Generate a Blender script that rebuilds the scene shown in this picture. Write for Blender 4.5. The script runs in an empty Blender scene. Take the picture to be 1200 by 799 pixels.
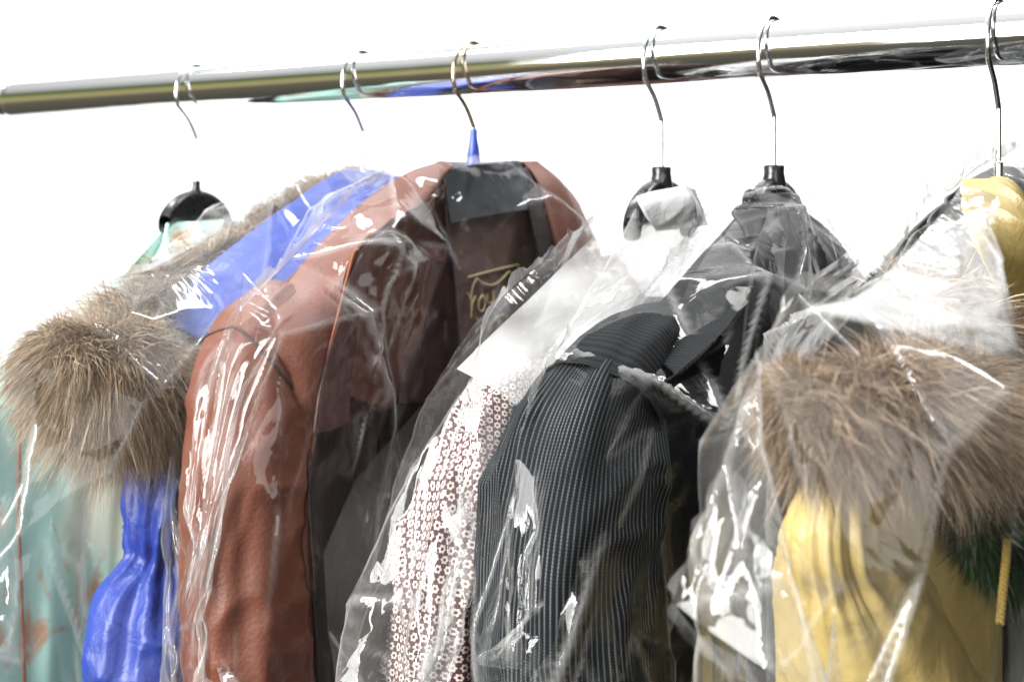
import bpy, math, random
import numpy as np
from mathutils import Vector

# ------------------------------------------------------------------ camera, world, lights, exposure
scn = bpy.context.scene
COL = scn.collection
F_PX = 1500.0                      # focal length in photo pixels (45 mm on 36 mm over 1200 px)
HORIZON = 231.0
CAM_Z = 1.5
THETA = math.atan(1500.0 / 2250.0) # yaw of the rail against the picture plane
CT, ST = math.cos(THETA), math.sin(THETA)
Z0 = 0.75                          # distance to the rail along the view axis

cam_d = bpy.data.cameras.new('camera')
cam = bpy.data.objects.new('camera', cam_d)
COL.objects.link(cam)
cam.location = (0, 0, CAM_Z)
cam.rotation_euler = (math.radians(90), 0, 0)
cam_d.lens = 45.0
cam_d.sensor_width = 36.0
cam_d.shift_y = -(399.5 - HORIZON) / 1200.0
cam_d.clip_start = 0.02
cam_d.clip_end = 50
cam_d.dof.use_dof = True
cam_d.dof.focus_distance = 0.53
cam_d.dof.aperture_fstop = 13.0
scn.camera = cam

world = bpy.data.worlds.new('World')
scn.world = world
world.use_nodes = True
wn = world.node_tree.nodes
wl = world.node_tree.links
wn.clear()
w_out = wn.new('ShaderNodeOutputWorld')
w_bg = wn.new('ShaderNodeBackground')
w_tc = wn.new('ShaderNodeTexCoord')
w_sep = wn.new('ShaderNodeSeparateXYZ')
w_mr = wn.new('ShaderNodeMapRange')
w_ramp = wn.new('ShaderNodeValToRGB')
wl.new(w_tc.outputs['Generated'], w_sep.inputs[0])
wl.new(w_sep.outputs['Z'], w_mr.inputs[0])
w_mr.inputs[1].default_value = -1
w_mr.inputs[2].default_value = 1
wl.new(w_mr.outputs[0], w_ramp.inputs[0])
e = w_ramp.color_ramp.elements
e[0].position = 0.0
e[0].color = (0.045, 0.045, 0.05, 1)
e[1].position = 1.0
e[1].color = (1.5, 1.52, 1.52, 1)
for pos, c in ((0.40, (0.17, 0.155, 0.11)), (0.48, (0.52, 0.43, 0.22)), (0.55, (0.46, 0.44, 0.20)), (0.60, (0.26, 0.30, 0.10)), (0.65, (0.10, 0.12, 0.05)), (0.70, (0.45, 0.46, 0.42)), (0.80, (0.9, 0.92, 0.9))):
    k = e.new(pos)
    k.color = (*c, 1)
w_side = wn.new('ShaderNodeMapRange')          # world dimmed towards the right to darken what the film reflects
wl.new(w_sep.outputs['X'], w_side.inputs[0])
w_side.inputs[1].default_value = -0.5
w_side.inputs[2].default_value = 0.7
w_side.inputs[3].default_value = 1.0
w_side.inputs[4].default_value = 0.12
w_mul = wn.new('ShaderNodeVectorMath')
w_mul.operation = 'SCALE'
wl.new(w_ramp.outputs[0], w_mul.inputs[0])
wl.new(w_side.outputs[0], w_mul.inputs['Scale'])
wl.new(w_mul.outputs[0], w_bg.inputs[0])
w_bg.inputs[1].default_value = 0.62
wl.new(w_bg.outputs[0], w_out.inputs[0])


def area_lamp(name, loc, target, sx, sy, power, col=(1, 1, 1)):
    d = bpy.data.lights.new(name, 'AREA')
    d.shape = 'RECTANGLE'
    d.size = sx
    d.size_y = sy
    d.energy = power
    d.color = col
    o = bpy.data.objects.new(name, d)
    COL.objects.link(o)
    o.location = loc
    o.rotation_euler = (Vector(target) - Vector(loc)).to_track_quat('-Z', 'Y').to_euler()
    return o


area_lamp('key_softbox', (-1.65, -0.55, 2.3), (0, 0.6, 1.42), 1.0, 1.3, 80, (1.0, 0.985, 0.96))
area_lamp('glint_strip', (-1.45, -0.95, 1.75), (0, 0.6, 1.42), 0.24, 1.3, 38, (1.0, 0.985, 0.96))  # extra lamp added for sharp glints on the film
area_lamp('fill_softbox', (0.45, -1.9, 1.75), (0.1, 0.6, 1.4), 1.2, 1.2, 15, (1.0, 0.98, 0.95))
area_lamp('top_softbox', (0.25, 0.95, 3.2), (0, 0.8, 1.5), 2.2, 2.0, 26, (0.97, 0.99, 1.0))
area_lamp('backdrop_lamp', (-1.1, 1.35, 3.3), (0.3, 2.7, 1.5), 1.2, 0.5, 46)
area_lamp('backdrop_lamp', (1.5, 1.2, 3.3), (0.6, 2.7, 1.5), 1.2, 0.5, 46)

vs = scn.view_settings
vs.view_transform = 'Standard'
vs.look = 'None'
vs.exposure = 0.42
vs.gamma = 1.0
vs.use_curve_mapping = False
scn.render.engine = 'CYCLES'
cy = scn.cycles
cy.max_bounces = 7
cy.diffuse_bounces = 3
cy.glossy_bounces = 4
cy.transmission_bounces = 4
cy.transparent_max_bounces = 28
cy.use_adaptive_sampling = True
cy.adaptive_threshold = 0.02
cy.caustics_reflective = False
cy.caustics_refractive = False
cy.use_denoising = True
cy.sample_clamp_indirect = 6.0

# ------------------------------------------------------------------ positions
RAIL_Z = 0.0757                    # rail axis above the camera
RAIL_R = 0.015
S = []                             # hanger positions along the rail
for px in (230, 425, 555, 775, 907, 1170):
    a = (px - 600) / F_PX
    S.append(a * Z0 / (CT + a * ST))


def loc(px, py, s, w=0.0):
    """photo pixel on the vertical plane at rail position s+w -> local (u, w, z)"""
    a = (px - 600) / F_PX
    b = (HORIZON - py) / F_PX
    t = (s + w - Z0 * ST) / (a * CT - ST)
    return np.array([-(t * a) * ST - (t - Z0) * CT, w, t * b])


def depth(px, s, w=0.0):
    a = (px - 600) / F_PX
    return (s + w - Z0 * ST) / (a * CT - ST)


ROT = -(math.pi / 2 + THETA)       # local x = towards the near shoulder, local y = along the rail


def frame(o, s):
    o.location = (s * CT, Z0 - s * ST, CAM_Z)
    o.rotation_euler = (0, 0, ROT)


def thing(name, label, cat, s=None, group=None):
    o = bpy.data.objects.new(name, None)
    o.empty_display_size = 0.05
    COL.objects.link(o)
    if s is not None:
        frame(o, s)
    o['label'] = label
    o['category'] = cat
    if group:
        o['group'] = group
    return o


# ------------------------------------------------------------------ mesh helpers
def make_mesh(name, V, Fc, mat, parent=None, uv=None, smooth=True):
    me = bpy.data.meshes.new(name)
    V = np.asarray(V, dtype=np.float32)
    Fc = np.asarray(Fc, dtype=np.int32)
    k = Fc.shape[1]
    me.vertices.add(len(V))
    me.vertices.foreach_set('co', V.ravel())
    me.loops.add(Fc.size)
    me.loops.foreach_set('vertex_index', Fc.ravel())
    me.polygons.add(len(Fc))
    me.polygons.foreach_set('loop_start', np.arange(0, Fc.size, k, dtype=np.int32))
    me.update(calc_edges=True)
    if uv is not None:
        l = me.uv_layers.new(name='UVMap')
        l.data.foreach_set('uv', np.asarray(uv, dtype=np.float32)[Fc.ravel()].ravel())
    me.polygons.foreach_set('use_smooth', np.full(len(Fc), smooth, dtype=bool))
    me.validate()
    me.materials.append(mat)
    o = bpy.data.objects.new(name, me)
    COL.objects.link(o)
    if parent is not None:
        o.parent = parent
    return o


def grid_faces(nr, nc, wrap=False):
    r = np.arange(nr - 1)[:, None]
    c = np.arange(nc if wrap else nc - 1)[None, :]
    c2 = (c + 1) % nc
    a = r * nc + c
    b = r * nc + c2
    d = (r + 1) * nc + c
    f = (r + 1) * nc + c2
    return np.stack([a, b, f, d], -1).reshape(-1, 4)


def _hash(ix, iy, iz, seed):
    h = (ix.astype(np.int64) * 374761393 + iy.astype(np.int64) * 668265263 + iz.astype(np.int64) * 2147483647 + seed * 974711) & 0xFFFFFFFF
    h = ((h ^ (h >> 13)) * 1274126177) & 0xFFFFFFFF
    return ((h ^ (h >> 16)) & 0xFFFF) / 32767.5 - 1.0


def noise(P, seed=0):
    """smooth value noise in [-1, 1] on an (..., 3) array"""
    P = np.asarray(P, dtype=np.float64)
    i = np.floor(P)
    f = P - i
    f = f * f * f * (f * (f * 6 - 15) + 10)
    i = i.astype(np.int64)
    out = 0
    for dx in (0, 1):
        wx = f[..., 0] if dx else 1 - f[..., 0]
        for dy in (0, 1):
            wy = f[..., 1] if dy else 1 - f[..., 1]
            for dz in (0, 1):
                wz = f[..., 2] if dz else 1 - f[..., 2]
                out = out + wx * wy * wz * _hash(i[..., 0] + dx, i[..., 1] + dy, i[..., 2] + dz, seed)
    return out


def ridge(P, seed=0):
    return 1 - 2 * np.abs(noise(P, seed)) ** 0.8


def resample(pts, n):
    """Catmull-Rom through pts, n samples evenly spaced by length"""
    P = np.asarray(pts, dtype=float)
    if len(P) == 2:
        t = np.linspace(0, 1, n)[:, None]
        return P[0] * (1 - t) + P[1] * t
    Q = np.vstack([2 * P[0] - P[1], P, 2 * P[-1] - P[-2]])
    out = []
    for k in range(1, len(Q) - 2):
        t = np.linspace(0, 1, 24, endpoint=False)[:, None]
        p0, p1, p2, p3 = Q[k - 1], Q[k], Q[k + 1], Q[k + 2]
        out.append(0.5 * (2 * p1 + (p2 - p0) * t + (2 * p0 - 5 * p1 + 4 * p2 - p3) * t ** 2 + (3 * p1 - p0 - 3 * p2 + p3) * t ** 3))
    out.append(P[-1:])
    C = np.vstack(out)
    d = np.r_[0, np.cumsum(np.linalg.norm(np.diff(C[:, :3], axis=0), axis=1))]
    s = np.linspace(0, d[-1], n)
    return np.stack([np.interp(s, d, C[:, k]) for k in range(C.shape[1])], 1)


def tube(path, r, nseg=10, caps=True):
    """round tube along path (n,3); r scalar or (n,) -> V, F, UV"""
    path = np.asarray(path, float)
    n = len(path)
    r = np.broadcast_to(r, (n,))
    T = np.gradient(path, axis=0)
    T /= np.linalg.norm(T, axis=1)[:, None] + 1e-12
    up = np.array([0.31, 0.92, 0.12])
    V = []
    N = np.cross(T[0], up)
    N /= np.linalg.norm(N)
    for k in range(n):
        N = N - T[k] * N.dot(T[k])
        N /= np.linalg.norm(N)
        B = np.cross(T[k], N)
        an = np.linspace(0, 2 * np.pi, nseg, endpoint=False)
        V.append(path[k] + r[k] * (np.cos(an)[:, None] * N + np.sin(an)[:, None] * B))
    V = np.vstack(V)
    Fc = grid_faces(n, nseg, True)
    if caps:
        V = np.vstack([V, path[0], path[-1]])
        a = np.arange(nseg)
        b = (a + 1) % nseg
        c0 = np.full(nseg, n * nseg)
        c1 = c0 + 1
        Fc = np.vstack([Fc, np.stack([b, a, c0, c0], 1)[:, [0, 1, 2, 2]], np.stack([(n - 1) * nseg + a, (n - 1) * nseg + b, c1, c1], 1)])
    return V, Fc


def tri_safe(Fc):
    return Fc


def tube_obj(name, path, r, mat, parent, nseg=10):
    V, Fc = tube(path, r, nseg, caps=False)
    n = len(path)
    o = make_mesh(name, V, Fc, mat, parent)
    return o


def polytube(name, strokes, r, mat, parent, nseg=6):
    """several strokes of one piece of stitching as one mesh"""
    VV, FF, n0 = [], [], 0
    for st in strokes:
        V, Fc = tube(st, r, nseg, caps=False)
        VV.append(V)
        FF.append(Fc + n0)
        n0 += len(V)
    return make_mesh(name, np.vstack(VV), np.vstack(FF), mat, parent)


# ------------------------------------------------------------------ materials
def new_mat(name):
    m = bpy.data.materials.new(name)
    m.use_nodes = True
    nt = m.node_tree
    b = nt.nodes['Principled BSDF']
    return m, nt, b


def nd(nt, typ, **kw):
    n = nt.nodes.new(typ)
    for k, v in kw.items():
        setattr(n, k, v)
    return n


def math_n(nt, op, a, b=None, c=None, clamp=False):
    n = nt.nodes.new('ShaderNodeMath')
    n.operation = op
    n.use_clamp = clamp
    for i, x in enumerate((a, b, c)):
        if x is None:
            continue
        if isinstance(x, (int, float)):
            n.inputs[i].default_value = x
        else:
            nt.links.new(x, n.inputs[i])
    return n.outputs[0]


def mix_col(nt, fac, a, b):
    n = nt.nodes.new('ShaderNodeMix')
    n.data_type = 'RGBA'
    for sock, x in ((n.inputs[0], fac), (n.inputs[6], a), (n.inputs[7], b)):
        if isinstance(x, (int, float)):
            sock.default_value = x
        elif isinstance(x, tuple):
            sock.default_value = (*x, 1)
        else:
            nt.links.new(x, sock)
    return n.outputs[2]


def noise_n(nt, vec, scale, detail=4, rough=0.55, dist=0.0):
    n = nt.nodes.new('ShaderNodeTexNoise')
    n.inputs['Scale'].default_value = scale
    n.inputs['Detail'].default_value = detail
    n.inputs['Roughness'].default_value = rough
    n.inputs['Distortion'].default_value = dist
    nt.links.new(vec, n.inputs['Vector'])
    return n


def bump_n(nt, height, strength, dist, normal=None):
    n = nt.nodes.new('ShaderNodeBump')
    n.inputs['Strength'].default_value = strength
    n.inputs['Distance'].default_value = dist
    nt.links.new(height, n.inputs['Height'])
    if normal is not None:
        nt.links.new(normal, n.inputs['Normal'])
    return n.outputs[0]


def cloth_mat(name, col, col2=None, rough=0.7, weave=900.0, bump=0.25, sheen=0.2, spec=0.3, mottling=30.0):
    m, nt, b = new_mat(name)
    tc = nd(nt, 'ShaderNodeTexCoord')
    n1 = noise_n(nt, tc.outputs['Object'], mottling, 5)
    n2 = noise_n(nt, tc.outputs['Object'], weave, 2)
    c = mix_col(nt, n1.outputs[0], col, col2 or tuple(x * 0.75 for x in col))
    nt.links.new(c, b.inputs['Base Color'])
    b.inputs['Roughness'].default_value = rough
    b.inputs['Specular IOR Level'].default_value = spec
    b.inputs['Sheen Weight'].default_value = sheen
    nt.links.new(bump_n(nt, n2.outputs[0], bump, 0.0006), b.inputs['Normal'])
    return m


def mat_metal(name, col=(0.86, 0.87, 0.88), rough=0.06, scratch=True):
    m, nt, b = new_mat(name)
    b.inputs['Base Color'].default_value = (*col, 1)
    b.inputs['Metallic'].default_value = 1
    tc = nd(nt, 'ShaderNodeTexCoord')
    n = noise_n(nt, tc.outputs['Object'], 60, 4)
    r = nd(nt, 'ShaderNodeMapRange')
    nt.links.new(n.outputs[0], r.inputs[0])
    r.inputs[3].default_value = rough * 0.5
    r.inputs[4].default_value = rough * 1.8
    nt.links.new(r.outputs[0], b.inputs['Roughness'])
    if scratch:
        mp = nd(nt, 'ShaderNodeMapping')
        mp.inputs['Scale'].default_value = (4, 1, 1)
        nt.links.new(tc.outputs['Object'], mp.inputs[0])
        n2 = noise_n(nt, mp.outputs[0], 9, 3)
        nt.links.new(bump_n(nt, n2.outputs[0], 0.12, 0.004), b.inputs['Normal'])
    return m


def mat_plastic(name, col, rough=0.22):
    m, nt, b = new_mat(name)
    b.inputs['Base Color'].default_value = (*col, 1)
    tc = nd(nt, 'ShaderNodeTexCoord')
    n = noise_n(nt, tc.outputs['Object'], 150, 4)
    r = nd(nt, 'ShaderNodeMapRange')
    nt.links.new(n.outputs[0], r.inputs[0])
    r.inputs[3].default_value = rough * 0.6
    r.inputs[4].default_value = rough * 1.6
    nt.links.new(r.outputs[0], b.inputs['Roughness'])
    nt.links.new(bump_n(nt, n.outputs[0], 0.08, 0.0006), b.inputs['Normal'])
    return m


def mat_leather():
    m, nt, b = new_mat('brown_leather')
    tc = nd(nt, 'ShaderNodeTexCoord')
    n1 = noise_n(nt, tc.outputs['Object'], 26, 6, 0.62, 0.4)
    n2 = noise_n(nt, tc.outputs['Object'], 130, 4, 0.6)
    c = mix_col(nt, n1.outputs[0], (0.070, 0.022, 0.014), (0.175, 0.058, 0.035))
    c = mix_col(nt, math_n(nt, 'MULTIPLY', n2.outputs[0], 0.45), c, (0.12, 0.034, 0.017))
    nt.links.new(c, b.inputs['Base Color'])
    b.inputs['Roughness'].default_value = 0.5
    b.inputs['Specular IOR Level'].default_value = 0.4
    v = nd(nt, 'ShaderNodeTexVoronoi')
    v.inputs['Scale'].default_value = 520
    nt.links.new(tc.outputs['Object'], v.inputs['Vector'])
    h = math_n(nt, 'ADD', v.outputs['Distance'], math_n(nt, 'MULTIPLY', n2.outputs[0], 1.4))
    nt.links.new(bump_n(nt, h, 0.22, 0.0007), b.inputs['Normal'])
    return m


def mat_pinstripe():
    m, nt, b = new_mat('pinstripe_wool')
    tc = nd(nt, 'ShaderNodeTexCoord')
    sp = nd(nt, 'ShaderNodeSeparateXYZ')
    nt.links.new(tc.outputs['UV'], sp.inputs[0])
    wob = noise_n(nt, tc.outputs['Object'], 25, 2)
    x = math_n(nt, 'ADD', sp.outputs[0], math_n(nt, 'MULTIPLY', wob.outputs[0], 0.0012))
    fr = math_n(nt, 'FRACT', math_n(nt, 'MULTIPLY', x, 1 / 0.0017))
    line = math_n(nt, 'LESS_THAN', math_n(nt, 'ABSOLUTE', math_n(nt, 'SUBTRACT', fr, 0.5)), 0.10)
    dash = math_n(nt, 'GREATER_THAN', math_n(nt, 'FRACT', math_n(nt, 'MULTIPLY', sp.outputs[1], 1 / 0.0009)), 0.45)
    brk = noise_n(nt, tc.outputs['Object'], 70, 3)
    f = math_n(nt, 'MULTIPLY', math_n(nt, 'MULTIPLY', line, math_n(nt, 'ADD', math_n(nt, 'MULTIPLY', dash, 0.6), 0.3)), math_n(nt, 'MULTIPLY', brk.outputs[0], 1.1))
    band = math_n(nt, 'MULTIPLY', math_n(nt, 'SINE', math_n(nt, 'MULTIPLY', x, 2 * math.pi / 0.00085)), 0.5)
    base = mix_col(nt, math_n(nt, 'ADD', math_n(nt, 'MULTIPLY', band, 0.6), 0.4), (0.003, 0.004, 0.005), (0.006, 0.0075, 0.009))
    c = mix_col(nt, f, base, (0.24, 0.26, 0.28))
    nt.links.new(c, b.inputs['Base Color'])
    b.inputs['Roughness'].default_value = 0.8
    b.inputs['Specular IOR Level'].default_value = 0.12
    n2 = noise_n(nt, tc.outputs['Object'], 1100, 2)
    h = math_n(nt, 'ADD', math_n(nt, 'MULTIPLY', band, 0.6), n2.outputs[0])
    nt.links.new(bump_n(nt, h, 0.35, 0.0005), b.inputs['Normal'])
    return m


def mat_rib():
    m, nt, b = new_mat('ribbed_wool')
    tc = nd(nt, 'ShaderNodeTexCoord')
    sp = nd(nt, 'ShaderNodeSeparateXYZ')
    nt.links.new(tc.outputs['UV'], sp.inputs[0])
    band = math_n(nt, 'SINE', math_n(nt, 'MULTIPLY', sp.outputs[1], 2 * math.pi / 0.0026))
    f = math_n(nt, 'MULTIPLY', math_n(nt, 'ADD', band, 1.0), 0.5)
    c = mix_col(nt, f, (0.002, 0.0025, 0.003), (0.009, 0.010, 0.012))
    b.inputs['Specular IOR Level'].default_value = 0.12
    nt.links.new(c, b.inputs['Base Color'])
    b.inputs['Roughness'].default_value = 0.7
    n2 = noise_n(nt, tc.outputs['Object'], 1000, 2)
    nt.links.new(bump_n(nt, math_n(nt, 'ADD', f, n2.outputs[0]), 0.4, 0.0006), b.inputs['Normal'])
    return m


def mat_flowers(pitch=0.0040):
    """little ring flowers on a hexagonal lattice over the cloth's own uv (metres)"""
    m, nt, b = new_mat('flower_print')
    tc = nd(nt, 'ShaderNodeTexCoord')
    sp = nd(nt, 'ShaderNodeSeparateXYZ')
    nt.links.new(tc.outputs['UV'], sp.inputs[0])
    wob = noise_n(nt, tc.outputs['UV'], 60, 2)
    sw = nd(nt, 'ShaderNodeSeparateColor')
    nt.links.new(wob.outputs['Color'], sw.inputs[0])
    X = math_n(nt, 'ADD', math_n(nt, 'MULTIPLY', sp.outputs[0], 1 / pitch), math_n(nt, 'MULTIPLY', sw.outputs[0], 0.3))
    Y = math_n(nt, 'ADD', math_n(nt, 'MULTIPLY', sp.outputs[1], 1 / pitch), math_n(nt, 'MULTIPLY', sw.outputs[1], 0.3))
    R3 = math.sqrt(3)

    def cell(ox, oy):
        cx = math_n(nt, 'SUBTRACT', math_n(nt, 'FRACT', math_n(nt, 'ADD', X, ox)), 0.5)
        cyv = math_n(nt, 'MULTIPLY', math_n(nt, 'SUBTRACT', math_n(nt, 'FRACT', math_n(nt, 'ADD', math_n(nt, 'MULTIPLY', Y, 1 / R3), oy)), 0.5), R3)
        r = math_n(nt, 'SQRT', math_n(nt, 'ADD', math_n(nt, 'MULTIPLY', cx, cx), math_n(nt, 'MULTIPLY', cyv, cyv)))
        an = math_n(nt, 'ARCTAN2', cyv, cx)
        pet = math_n(nt, 'ADD', math_n(nt, 'MULTIPLY', math_n(nt, 'COSINE', math_n(nt, 'MULTIPLY', an, 6)), 0.055), 0.36)
        outer = math_n(nt, 'LESS_THAN', r, pet)
        inner = math_n(nt, 'GREATER_THAN', r, 0.15)
        return math_n(nt, 'MULTIPLY', outer, inner)

    f = math_n(nt, 'MAXIMUM', cell(0, 0), cell(0.5, 0.5))
    big = noise_n(nt, tc.outputs['Object'], 25, 3)
    dark = mix_col(nt, big.outputs[0], (0.075, 0.018, 0.024), (0.045, 0.016, 0.02))
    c = mix_col(nt, f, dark, (0.56, 0.49, 0.45))
    nt.links.new(c, b.inputs['Base Color'])
    b.inputs['Roughness'].default_value = 0.75
    n2 = noise_n(nt, tc.outputs['Object'], 900, 2)
    nt.links.new(bump_n(nt, n2.outputs[0], 0.2, 0.0005), b.inputs['Normal'])
    return m


def mat_watercolour():
    m, nt, b = new_mat('turquoise_print')
    tc = nd(nt, 'ShaderNodeTexCoord')
    n1 = noise_n(nt, tc.outputs['Object'], 16, 5, 0.6, 0.6)
    mp = nd(nt, 'ShaderNodeMapping')
    mp.inputs['Location'].default_value = (3.1, 0.4, 1.7)
    mp.inputs['Scale'].default_value = (1, 1, 0.55)
    nt.links.new(tc.outputs['Object'], mp.inputs[0])
    n2 = noise_n(nt, mp.outputs[0], 38, 5, 0.6, 0.8)
    n3 = noise_n(nt, mp.outputs[0], 9, 3, 0.5, 0.3)
    c = mix_col(nt, n1.outputs[0], (0.34, 0.68, 0.62), (0.58, 0.84, 0.78))
    f1 = nd(nt, 'ShaderNodeMapRange')
    f1.inputs[1].default_value = 0.55
    f1.inputs[2].default_value = 0.64
    nt.links.new(n2.outputs[0], f1.inputs[0])
    c = mix_col(nt, f1.outputs[0], c, (0.58, 0.28, 0.14))
    f2 = nd(nt, 'ShaderNodeMapRange')
    f2.inputs[1].default_value = 0.56
    f2.inputs[2].default_value = 0.64
    nt.links.new(n3.outputs[0], f2.inputs[0])
    c = mix_col(nt, f2.outputs[0], c, (0.70, 0.74, 0.62))
    nt.links.new(c, b.inputs['Base Color'])
    b.inputs['Roughness'].default_value = 0.6
    n4 = noise_n(nt, tc.outputs['Object'], 800, 2)
    nt.links.new(bump_n(nt, n4.outputs[0], 0.2, 0.0005), b.inputs['Normal'])
    return m


def mat_nylon(name, col, col2, rough=0.38, spec=0.45):
    m, nt, b = new_mat(name)
    tc = nd(nt, 'ShaderNodeTexCoord')
    n1 = noise_n(nt, tc.outputs['Object'], 14, 4)
    nt.links.new(mix_col(nt, n1.outputs[0], col, col2), b.inputs['Base Color'])
    b.inputs['Roughness'].default_value = rough
    b.inputs['Specular IOR Level'].default_value = spec
    n2 = noise_n(nt, tc.outputs['Object'], 75, 4, 0.5, 0.8)
    n3 = noise_n(nt, tc.outputs['Object'], 1200, 1)
    nt.links.new(bump_n(nt, math_n(nt, 'ADD', n2.outputs[0], math_n(nt, 'MULTIPLY', n3.outputs[0], 0.08)), 0.35, 0.004), b.inputs['Normal'])
    return m


def mat_fur(name, c_dark, c_mid, c_light):
    m, nt, b = new_mat(name)
    tc = nd(nt, 'ShaderNodeTexCoord')
    sp = nd(nt, 'ShaderNodeSeparateXYZ')
    nt.links.new(tc.outputs['UV'], sp.inputs[0])
    r1 = nd(nt, 'ShaderNodeValToRGB')          # strand to strand
    nt.links.new(sp.outputs[0], r1.inputs[0])
    r1.color_ramp.elements[0].color = (*c_dark, 1)
    r1.color_ramp.elements[1].color = (*c_light, 1)
    k = r1.color_ramp.elements.new(0.55)
    k.color = (*c_mid, 1)
    r2 = nd(nt, 'ShaderNodeValToRGB')          # agouti banding along a hair
    nt.links.new(sp.outputs[1], r2.inputs[0])
    r2.color_ramp.elements[0].color = (0.75, 0.7, 0.68, 1)
    r2.color_ramp.elements[1].color = (1.15, 1.1, 1.0, 1)
    mx = nt.nodes.new('ShaderNodeMix')
    mx.data_type = 'RGBA'
    mx.blend_type = 'MULTIPLY'
    mx.inputs[0].default_value = 1
    nt.links.new(r1.outputs[0], mx.inputs[6])
    nt.links.new(r2.outputs[0], mx.inputs[7])
    nt.links.new(mx.outputs[2], b.inputs['Base Color'])
    b.inputs['Roughness'].default_value = 0.45
    b.inputs['Specular IOR Level'].default_value = 0.4
    tr = nd(nt, 'ShaderNodeBsdfTranslucent')
    nt.links.new(mx.outputs[2], tr.inputs[0])
    mxs = nd(nt, 'ShaderNodeMixShader')
    mxs.inputs[0].default_value = 0.3
    nt.links.new(b.outputs[0], mxs.inputs[1])
    nt.links.new(tr.outputs[0], mxs.inputs[2])
    nt.links.new(mxs.outputs[0], nt.nodes['Material Output'].inputs[0])
    return m


def mat_film(name, haze=0.005, tint=(0.985, 0.99, 0.992), refl=0.85, fine=1.0, whiten=0.24):
    """thin clear polythene: see-through, Fresnel shine, a breath of haze"""
    m = bpy.data.materials.new(name)
    m.use_nodes = True
    nt = m.node_tree
    nt.nodes.clear()
    out = nd(nt, 'ShaderNodeOutputMaterial')
    tc = nd(nt, 'ShaderNodeTexCoord')
    a = noise_n(nt, tc.outputs['UV'], 26, 3, 0.5, 1.2)
    ra = math_n(nt, 'ABSOLUTE', math_n(nt, 'SUBTRACT', a.outputs[0], 0.5))
    mp = nd(nt, 'ShaderNodeMapping')
    mp.inputs['Scale'].default_value = (1.0, 0.45, 1)
    mp.inputs['Rotation'].default_value = (0, 0, 0.5)
    nt.links.new(tc.outputs['UV'], mp.inputs[0])
    c = noise_n(nt, mp.outputs[0], 90, 2, 0.5, 0.9)
    rc = math_n(nt, 'ABSOLUTE', math_n(nt, 'SUBTRACT', c.outputs[0], 0.5))
    msk = noise_n(nt, tc.outputs['UV'], 9, 2)
    mk = nd(nt, 'ShaderNodeMapRange')
    mk.inputs[1].default_value = 0.45
    mk.inputs[2].default_value = 0.7
    nt.links.new(msk.outputs[0], mk.inputs[0])
    h = math_n(nt, 'ADD', math_n(nt, 'MULTIPLY', ra, 0.25), math_n(nt, 'MULTIPLY', math_n(nt, 'MULTIPLY', rc, mk.outputs[0]), 0.30))
    nrm = bump_n(nt, h, 0.30 * fine, 0.010)
    fr = nd(nt, 'ShaderNodeFresnel')
    geo = nd(nt, 'ShaderNodeNewGeometry')          # thin sheet: same Fresnel from both sides
    nt.links.new(math_n(nt, 'SUBTRACT', 1.5, math_n(nt, 'MULTIPLY', geo.outputs['Backfacing'], 1.5 - 1 / 1.5)), fr.inputs['IOR'])
    nt.links.new(nrm, fr.inputs['Normal'])
    f = math_n(nt, 'MULTIPLY', fr.outputs[0], refl, clamp=True)
    f = math_n(nt, 'MINIMUM', f, 0.48)
    gl = nd(nt, 'ShaderNodeBsdfGlossy')
    gl.inputs['Roughness'].default_value = 0.06
    nt.links.new(nrm, gl.inputs['Normal'])
    tp = nd(nt, 'ShaderNodeBsdfTransparent')
    tp.inputs[0].default_value = (*tint, 1)
    df = nd(nt, 'ShaderNodeBsdfDiffuse')
    df.inputs[0].default_value = (0.9, 0.9, 0.9, 1)
    nt.links.new(nrm, df.inputs['Normal'])
    tl = nd(nt, 'ShaderNodeBsdfTranslucent')
    tl.inputs[0].default_value = (0.9, 0.9, 0.9, 1)
    mh = nd(nt, 'ShaderNodeMixShader')
    mh.inputs[0].default_value = 0.5
    nt.links.new(df.outputs[0], mh.inputs[1])
    nt.links.new(tl.outputs[0], mh.inputs[2])
    m1 = nd(nt, 'ShaderNodeMixShader')
    hz = math_n(nt, 'ADD', math_n(nt, 'MULTIPLY', mk.outputs[0], haze * 1.5), haze * 0.35)
    at = nd(nt, 'ShaderNodeAttribute')             # worked creases of the film scatter more light
    at.attribute_name = 'crease'
    hz = math_n(nt, 'ADD', hz, math_n(nt, 'MULTIPLY', at.outputs['Fac'], whiten), clamp=True)
    nt.links.new(hz, m1.inputs[0])
    nt.links.new(tp.outputs[0], m1.inputs[1])
    nt.links.new(mh.outputs[0], m1.inputs[2])
    m2 = nd(nt, 'ShaderNodeMixShader')
    nt.links.new(f, m2.inputs[0])
    nt.links.new(m1.outputs[0], m2.inputs[1])
    nt.links.new(gl.outputs[0], m2.inputs[2])
    nt.links.new(m2.outputs[0], out.inputs[0])
    return m


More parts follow.
